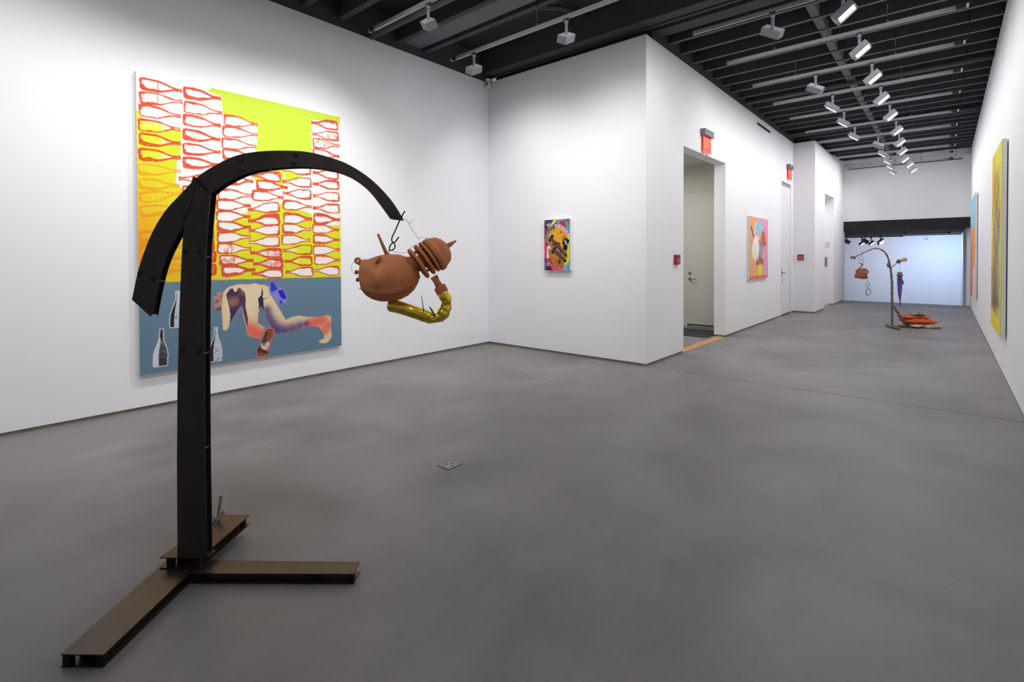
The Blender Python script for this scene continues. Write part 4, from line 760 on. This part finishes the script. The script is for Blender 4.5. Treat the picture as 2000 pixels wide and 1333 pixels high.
for i in range(N):
    for k_ in range(K): fs.append((i*K+k_, i*K+(k_+1)%K, (i+1)*K+(k_+1)%K, (i+1)*K+k_))
fs += [tuple(range(K)), tuple(N*K+k_ for k_ in range(K))[::-1]]
skull = hp(MB().add(vs, fs, 0, True), 'skull', M['clay'])
L = h['lump']
def slab(pts, r, y): return MB().tube([(a, y, c) for a, c in pts], r, 10, flat=.6)
hp(slab([L[0], ((L[0][0]+L[1][0])/2, (L[0][1]+L[1][1])/2), L[1]], [.006,.010,.008], YM-.083), 'nose_ridge', M['clay'], skull)
hp(slab([L[2], ((L[2][0]+L[3][0])/2+.002, (L[2][1]+L[3][1])/2), L[3]], [.010,.008,.003], YM-.062), 'ear_leaf', M['clay_d'], skull)
sm_ = [(a, YM-.058-.012*math.sin(PI*i/6), c) for i, (a, c) in enumerate(h['seam'])]
hp(MB().tube(sm_, [.001]+[.004]*5+[.001], 8), 'jaw_seam', M['clay_d'], skull)
e = h['eyelet'][0]; hp(MB().tube([(e[0]+.0095*math.cos(a), YM-.02, e[1]+.0095*math.sin(a)) for a in [2*PI*i/20 for i in range(20)]], .0062, 10, closed=True), 'eyelet', M['clay'])
hp(MB().tube([(e[0]+.006,YM-.02,e[1]-.012),(e[0]+.02,YM-.01,e[1]-.022)], .008, 10), 'eyelet_stalk', M['clay'])
for q in h['bolts']:
    hp(MB().tube([(q[0]-.006,YM-.02,q[1]),(q[0]+.002,YM-.02,q[1])], .010, 6).tube([(q[0]+.002,YM-.02,q[1]),(q[0]+.03,YM-.015,q[1]-.002)], .006, 10), 'bolt', M['clay_d'])
pg = [X3(q) for q in h['prong']]; hp(MB().tube(pg, [.0055,.0068,.0085], 12), 'prong', M['clay'])
dd = Vector((h['discdir'][1][0]-h['discdir'][0][0], 0, h['discdir'][1][1]-h['discdir'][0][1])); rad = dd.length/2; dd.normalize(); ax = Vector((-dd.z, 0, dd.x))
if ax.x < 0: ax = -ax
ax = Vector((ax.x, .28, ax.z)).normalized(); yof = lambda x: YM+(x-h['discs'][0][0])*.28/.807
def onaxis(q, prof, n=32, sm=True, mi=0): return MB().lathe(prof, n, mi, frame((q[0], yof(q[0]), q[1]), (0,1,0), ax), sm)
ds = h['discs']
nb = MB().tube([(ds[0][0]-.045, YM, ds[0][1]-.012), X3(ds[0])], [.042,.034], 24); nb.tube([X3(ds[0], yof(ds[0][0])), X3(ds[3], yof(ds[3][0]))], .03, 20)
for a_ in (0, 2.1, 4.2):
    ov = Vector((-.03*math.sin(a_), .05*math.cos(a_), .045*math.sin(a_))); nb.tube([Vector(X3(ds[0], yof(ds[0][0])))+ov, Vector(X3(ds[3], yof(ds[3][0])))+ov], .006, 8)
hp(nb, 'neck', M['clay_d'])
for q in ds[:3]: hp(onaxis(q, [(rad*.97,-.006),(rad,-.004),(rad,.004),(rad*.97,.006)], sm=False), 'neck_fin', M['clay'])
q = ds[3]; R_ = rad*1.04
hp(onaxis(q, [(R_*.9,-.006),(R_,-.003),(R_,.012),(R_*.99,.018),(R_*.93,.02),(R_*.9,.03),(R_*.78,.052),(R_*.55,.067),(R_*.3,.075),(R_*.1,.078)]), 'cap', M['clay'])
ap, ap2 = h['apex']; v = Vector((ap2[0]-ap[0], 0, ap2[1]-ap[1])); Tt = frame((ap[0]-.006, YM+.03, ap[1]-.003), (0,1,0), v); l = v.length+.007
hp(MB().lathe([(.012,0),(.013,.004),(.009,.008),(.008,.012),(.011,.013),(.010,l*.5),(.0085,l*.6),(.006,l*.75),(.0045,l*.9),(.0055,l)], 16, 0, Tt), 'finial', M['clay'])
sp_ = [X3(q, YM+.012) for q in h['spout']]; hp(MB().tube(sp_, [.017,.014,.018], 18), 'spout', M['clay'])
cA, cB = h['collar']; v = Vector((cB[0]-cA[0], 0, cB[1]-cA[1])); cc = frame((cA[0], YM+.012, cA[1]), (0,1,0), v)
b = MB().lathe([(.019,0),(.023,.002),(.024,v.length-.003),(.021,v.length)], 28, 0, cc)
for i in range(16): a = 2*PI*i/16; b.box(-.0018,.0018,-.0018,.0018,.001,v.length-.001,0, cc @ Matrix.Rotation(a,4,'Z') @ Matrix.Translation((.0245,0,0)))
hp(b, 'ridged_collar', M['clay'])
tp = resample(smooth2(h['tube'], 2), 60); K = 22; vs = []; fs = []
rr = np.random.default_rng(3); nz = snoise(61, K*2, 30, 8)
for i, (x, z) in enumerate(tp):
    a = tp[max(i-1,0)]; c = tp[min(i+1,59)]; tv = Vector((c[0]-a[0],0,c[1]-a[1])).normalized(); nv = Vector((-tv.z,0,tv.x)); f = i/59
    r0 = .0275 if f > .5 else .0235+.0025*math.sin(f*30)
    if i >= 57: r0 *= [.96,.85,.6][i-57]
    amp = .34 if f < .48 else .05
    for k_ in range(K):
        q = 2*PI*k_/K; r = r0*(1+amp*(nz[i, k_]-.5)); vs.append(Vector((x, YM, z))+nv*(math.cos(q)*r)+Vector((0,1,0))*(math.sin(q)*r))
for i in range(59):
    for k_ in range(K): fs.append((i*K+k_, i*K+(k_+1)%K, (i+1)*K+(k_+1)%K, (i+1)*K+k_))
fs += [tuple(range(K)), tuple(59*K+k_ for k_ in range(K))[::-1]]
o = MB().add([tuple(v) for v in vs], fs, 0, True); foil = hp(o, 'foil_tube', M['gold'])
for i, tw in enumerate(h['twigs']): hp(MB().tube([X3(q, YM-.018) for q in tw], [.0025,.002,.001][:len(tw)] if i != 1 else [.004,.004,.002], 6), 'twig', M['twig'] if i == 1 else (M['twig2'] if i == 0 else M['gold']), foil)
b = MB()
for i in range(14): 
    j = 24+i; x, z = tp[j]; b.ell((x+.012*(rr.random()-.5), YM-.021, z+.02*(rr.random()-.5)), .004, .003, .003, 0, None, 6, 4)
hp(b, 'foil_scraps', M['foilmix'], foil)
# hook, link, wires
hk = thing('steel_hook', 'bent dark steel hook hanging from the tip of the arch', 'hook', Vector((-2.475,.754,0)) + RT @ org, AZ)
hp(MB().tube([X3(q) for q in resample(smooth2(h['hook'], 2), 40)], .0030, 8), 'hook_rod', M['wire'], hk)
hp(MB().tube([X3(q) for q in resample(smooth2(h['link'], 1), 30)], .0028, 8).tube([X3(q) for q in h['link2']], .0018, 6), 'link', M['wire'], hk)
wr = thing('hanging_wire', 'thin twisted wire running from the arch tip to the terracotta fins', 'wire', Vector((-2.475,.754,0)) + RT @ org, AZ)
hp(MB().tube([X3(q) for q in h['wire1']], .0009, 5), 'main_wire', M['wire'], wr)
for kk in ('wire2','wire3','wire4','wire5','wire6'): hp(MB().tube([X3(q, YM-.01) for q in resample(smooth2(h[kk]), 12)], .0007, 5), 'loose_wire', M['wire'], wr)

# ------------------------------------------------------------------ branch sculpture in the corridor
t2 = D['s2']; ORG = Vector((-.78, 12.315, 0))
def P2(q, y=0.): return (q[0], y, q[1])
br = thing('branch_sculpture', 'slender bent branch stand with forked end in the far corridor', 'sculpture', ORG, AZ)
pl = resample(smooth2(t2['pole'], 1), 60); pl[-1] = (pl[-1][0], .02)
b = MB().tube([P2(q) for q in pl], [.008+.013*min(1, i/38) + .0025*math.sin(i*1.7) for i in range(60)], 9)
b.build('pole', M['wood'], br)
c = t2['claw']
b = MB().tube([P2(q) for q in c[:3]], [.014,.022,.007], 7).tube([P2(q) for q in c[3:5]], [.014,.007], 7).tube([P2(c[0]), P2(c[5])], [.012,.008], 7).tube([P2(c[1]), (c[1][0]-.055,-.03,c[1][1]+.03)], [.013,.005], 7)
b.build('forked_claw', M['wood'], br)
c = t2['lump']; MB().ell((c[1][0]+.01, 0, (c[0][1]+c[2][1])/2), .032, .03, abs(c[0][1]-c[2][1])/2+.01).build('burl', M['wood'], br)
# short side twigs
b = MB()
for zz, dx in ((.62,.03),(.95,-.04),(1.15,-.03),(1.02,.03),(.4,.03)):
    x = min(pl, key=lambda q: abs(q[1]-zz) + (0 if q[0] > -.15 else 9))[0]; b.tube([(x,0,zz),(x+dx,0,zz+.02)], [.008,.004], 6)
b.build('twig_stubs', M['wood'], br)
c = t2['branch']
MB().tube([P2(q) for q in c[:3]], [.008,.012,.013], 8).build('side_branch', M['bamboo'], br)
ch = MB().tube([P2(c[3]), P2(c[5])], [.03,.034], 14).tube([(c[5][0]-.05,0,c[5][1]-.006),(c[5][0]+.0,0,c[5][1])], .039, 14); ch.build('bamboo_hand', M['bamboo'], br)
x, z = c[2]; b = MB().ell((x+.02,0,z+.015), .035, .03, .022)
for a in (.9, 2.2, 3.4, -1.2, 1.6): b.tube([(x+.02,0,z+.015),(x+.02+.055*math.cos(a), -.01, z+.015+.05*math.sin(a))], [.012,.006], 6)
b.build('dark_lashing', M['steel'], br)
c = t2['strut']; MB().tube([P2(c[0]), P2(c[1], .0), P2(c[2], -.0), (c[3][0], -.0, .035)], [.014,.022,.028,.034], 9).build('strut', M['wood'], br)
MB().tube([(0,0,.022),(.22,.0,.02),(c[3][0]+.05,0,.024)], [.018,.02,.022], 9).tube([(c[3][0]-.11,.05,.02),(c[3][0]+.06,-.04,.02)], [.02,.02], 8).build('foot_pole', M['wood'], br)
# cross bar in world orientation: from (-.877,12.43) to (-.65,11.97)
inv = Matrix.Rotation(-AZ, 3, 'Z'); a = inv @ (Vector((-.877,12.43,.024))-ORG); b2 = inv @ (Vector((-.65,11.97,.024))-ORG)
MB().tube([tuple(a), tuple((a+b2)/2), tuple(b2)], [.022,.025,.024], 9).build('cross_bar', M['wood'], br)
# wire rings + clay foot form
rg = thing('wire_rings', 'chain of thin wire rings hanging from the bent branch', 'rings', ORG, AZ)
for q, r in zip(t2['rings'], (.018,.042,.042)):
    MB().tube([(q[0]+r*math.cos(a), 0, q[1]+r*math.sin(a)) for a in [2*PI*i/24 for i in range(24)]], .0022, 6, closed=True).build('ring', M['wire'], rg)
cl = thing('terracotta_bird_form', 'small terracotta lump with a bird like beak hanging from wire rings', 'sculpture', ORG, AZ)
c = t2['clay']; cx = sum(q[0] for q in c)/len(c); cz = sum(q[1] for q in c)/len(c)
# rounded body lofted from the outline
vs = []; fs = []; n = len(c); LV = [(-.055,.25),(-.05,.6),(-.035,.86),(-.012,1),(.012,1),(.035,.86),(.05,.6),(.055,.25)]
for y, s_ in LV:
    for q in c: vs.append((cx+(q[0]-cx)*s_, y, cz+(q[1]-cz)*s_))
for i in range(len(LV)-1):
    for k_ in range(n): fs.append((i*n+k_, i*n+(k_+1)%n, (i+1)*n+(k_+1)%n, (i+1)*n+k_))
fs += [tuple(range(n)), tuple((len(LV)-1)*n+k_ for k_ in range(n))]
MB().add(vs, fs, 0, True).build('clay_body', M['clay_d'], cl)
c2 = t2['bird']; MB().tube([P2(c2[1]), P2(c2[2]), P2(c2[3]), P2(c2[4])], [.011,.013,.016,.022], 10).build('clay_neck', M['clay_d'], cl)
MB().tube([P2(c2[0]), P2(c2[1])], [.004,.012], 8).build('beak', M['clay_d'], cl)
b = MB()
for i in range(7): a = .15+i*.36; b.tube([(cx+.03+.07*math.cos(a), -.02, cz+.03+.06*math.sin(a)),(cx+.03+.10*math.cos(a), -.03, cz+.03+.09*math.sin(a))], [.016,.010], 8)
for i in range(5): b.ell((cx-.07+.035*i, -.05, cz+.03-.005*i), .018, .014, .03, 0, None, 10, 6)
b.build('clay_fingers', M['clay_d'], cl)
sg = thing('wire_spring', 'dark wire figure of two loops hanging below the terracotta lump', 'wire form', ORG, AZ)
MB().tube([P2(q, .005) for q in resample(smooth2(t2['spring'][:9]), 40)], .0035, 7).build('upper_loop', M['wire'], sg)
MB().tube([P2(q, -.005) for q in resample(smooth2(t2['spring'][9:]), 50)], .0045, 7).build('lower_loop', M['wire'], sg)
# umbrella with hat
ub = thing('folded_umbrella', 'folded purple and magenta umbrella hanging under the bamboo branch', 'umbrella', ORG, AZ)
c = t2['umb']; up = [q for q in c]
MB().tube([P2(q) for q in up], [.040,.046,.040,.029,.018,.010,.010], 14, flat=.8).build('canopy', M['purple'], ub)
MB().tube([(up[0][0]-.014,-.014,up[0][1]),(up[1][0]-.012,-.022,up[1][1]+.03),(up[1][0]-.004,-.016,up[1][1]-.05)], [.022,.026,.004], 8).tube([(up[0][0]+.025,-.01,up[0][1]-.02),(up[1][0]+.045,-.02,up[1][1]-.02),(up[1][0]+.055,-.02,up[1][1]-.07)], [.008,.014,.004], 8).build('magenta_fold', M['magenta'], ub)
MB().tube([P2(up[4],-.004), P2(up[5],-.004), P2(up[6],-.004)], [.008,.006,.010], 8).build('handle', M['magenta'], ub)
ht = t2['hat']; tq = thing('bucket_hat', 'drab olive bucket hat capping the folded umbrella', 'hat', ORG, AZ)
HT = Matrix.Translation((ht[0][0], 0, 0)); zt = ht[1][1]+.012; zm = ht[5][1]+.02; zb = ht[3][1]
MB().lathe([(.02,zt+.0),(.036,zt-.004),(.040,zt-.03),(.044,zb+.022),(.065,zb),(.063,zb-.003),(.040,zb+.018)], 26, 0, HT).build('hat_body', M['hat'], tq)
MB().tube([(ht[0][0],0,zt-.002),(ht[0][0],0,ht[0][1]+.02),(t2['branch'][3][0]+.02,0,t2['branch'][3][1]-.02)], .0012, 5).build('hang_thread', M['wire'], tq)
# cushions
def cushion(name, loc, w, d, h_, rz, m, label, extra=None, tilt=(0,0)):
    t = thing(name, label, 'cushion', loc, rz, 'cushions piled behind the branch stand'); t.rotation_euler = (tilt[0], tilt[1], rz)
    nx = 18; vs = []; fs = []
    for s_ in (1, -1):
        for i in range(nx+1):
            for j in range(nx+1):
                u_ = 2*i/nx-1; v_ = 2*j/nx-1; e = (1-abs(u_)**3.2)*(1-abs(v_)**3.2); px = u_*(1-.12*(1-v_*v_)*abs(u_)); py = v_*(1-.12*(1-u_*u_)*abs(v_))
                vs.append((px*w/2, py*d/2, h_/2+s_*h_/2*(max(e,0)**.45)+.004*math.sin(9*u_+5*v_)*e))
    m_ = (nx+1)**2
    for s_ in (0,1):
        for i in range(nx):
            for j in range(nx):
                a_ = s_*m_+i*(nx+1)+j; f = (a_, a_+1, a_+nx+2, a_+nx+1); fs.append(f if s_ == 0 else f[::-1])
    ob = MB().add(vs, fs, 0, True); o = ob.build('cushion_cover', m, t)
    if extra: extra(t, w, d, h_)
    return t
def at2(x, y, z): return tuple(ORG + RT @ Vector((x, y, z)))
cushion('cushion', at2(.50,.06,.0), .46, .40, .075, AZ+.3, M['coral'], 'flat coral and cream printed cushion at the bottom of the pile')
cushion('cushion', at2(.53,.05,.065), .52, .40, .11, AZ-.25, M['orange'], 'large plain orange cushion in the middle of the pile')
cushion('cushion', at2(.42,.10,.155), .34, .30, .075, AZ+.1, M['orange'], 'upper orange cushion at the left of the pile', None)
cushion('cushion', at2(.62,.05,.155), .26, .24, .07, AZ+.7, M['orange'], 'upper orange cushion at the right of the pile with pointed corner')
def stripe(t, w, d, h_):
    MB().tube([(-w*.3,-d*.34,h_*.62),(0,-d*.3,h_*.8),(w*.28,-d*.2,h_*.86)], [.01,.02,.012], 8, flat=.5).tube([(-w*.3,-d*.44,h_*.46),(w*.3,-d*.44,h_*.5)], .012, 8, flat=.5).build('navy_stripe', M['navy'], t)
cushion('cushion', at2(.53,.06,.215), .24, .20, .065, AZ-.15, M['greenfab'], 'small green patterned cushion with navy stripe on top of the pile', stripe)
def sack(x, y, sx, label):
    t = thing('sandbag', label, 'sandbag', at2(x, y, 0), AZ, 'cream sandbags before the cushions')
    b = MB().ell((0,0,.03), sx, .085, .04, 0, None, 20, 10, lambda v: 1+.08*math.sin(5*v.x+3*v.y)+.05*math.cos(8*v.y))
    b.build('sack_body', M['sack'], t); MB().tube([(sx*.9,0,.025),(sx*1.15,0,.02)], [.02,.028], 8, flat=.5).build('tied_end', M['sack'], t)
sack(.60, -.14, .085, 'left cream sandbag lying on the floor before the orange cushions')
sack(.74, -.12, .095, 'right cream sandbag lying on the floor beyond the end of the cushions')

def rebase(root):
    bpy.context.view_layer.update(); pts = []
    for ch in root.children_recursive: pts += [root.matrix_world.inverted() @ ch.matrix_world @ Vector(c) for c in ch.bound_box]
    d = Vector(((min(q.x for q in pts)+max(q.x for q in pts))/2, (min(q.y for q in pts)+max(q.y for q in pts))/2, min(q.z for q in pts)))
    for ch in root.children: ch.location = ch.location-d
    root.location = root.location + root.rotation_euler.to_matrix() @ d
for q in (rg, cl, sg, ub, tq, hd, hk, wr): rebase(q)
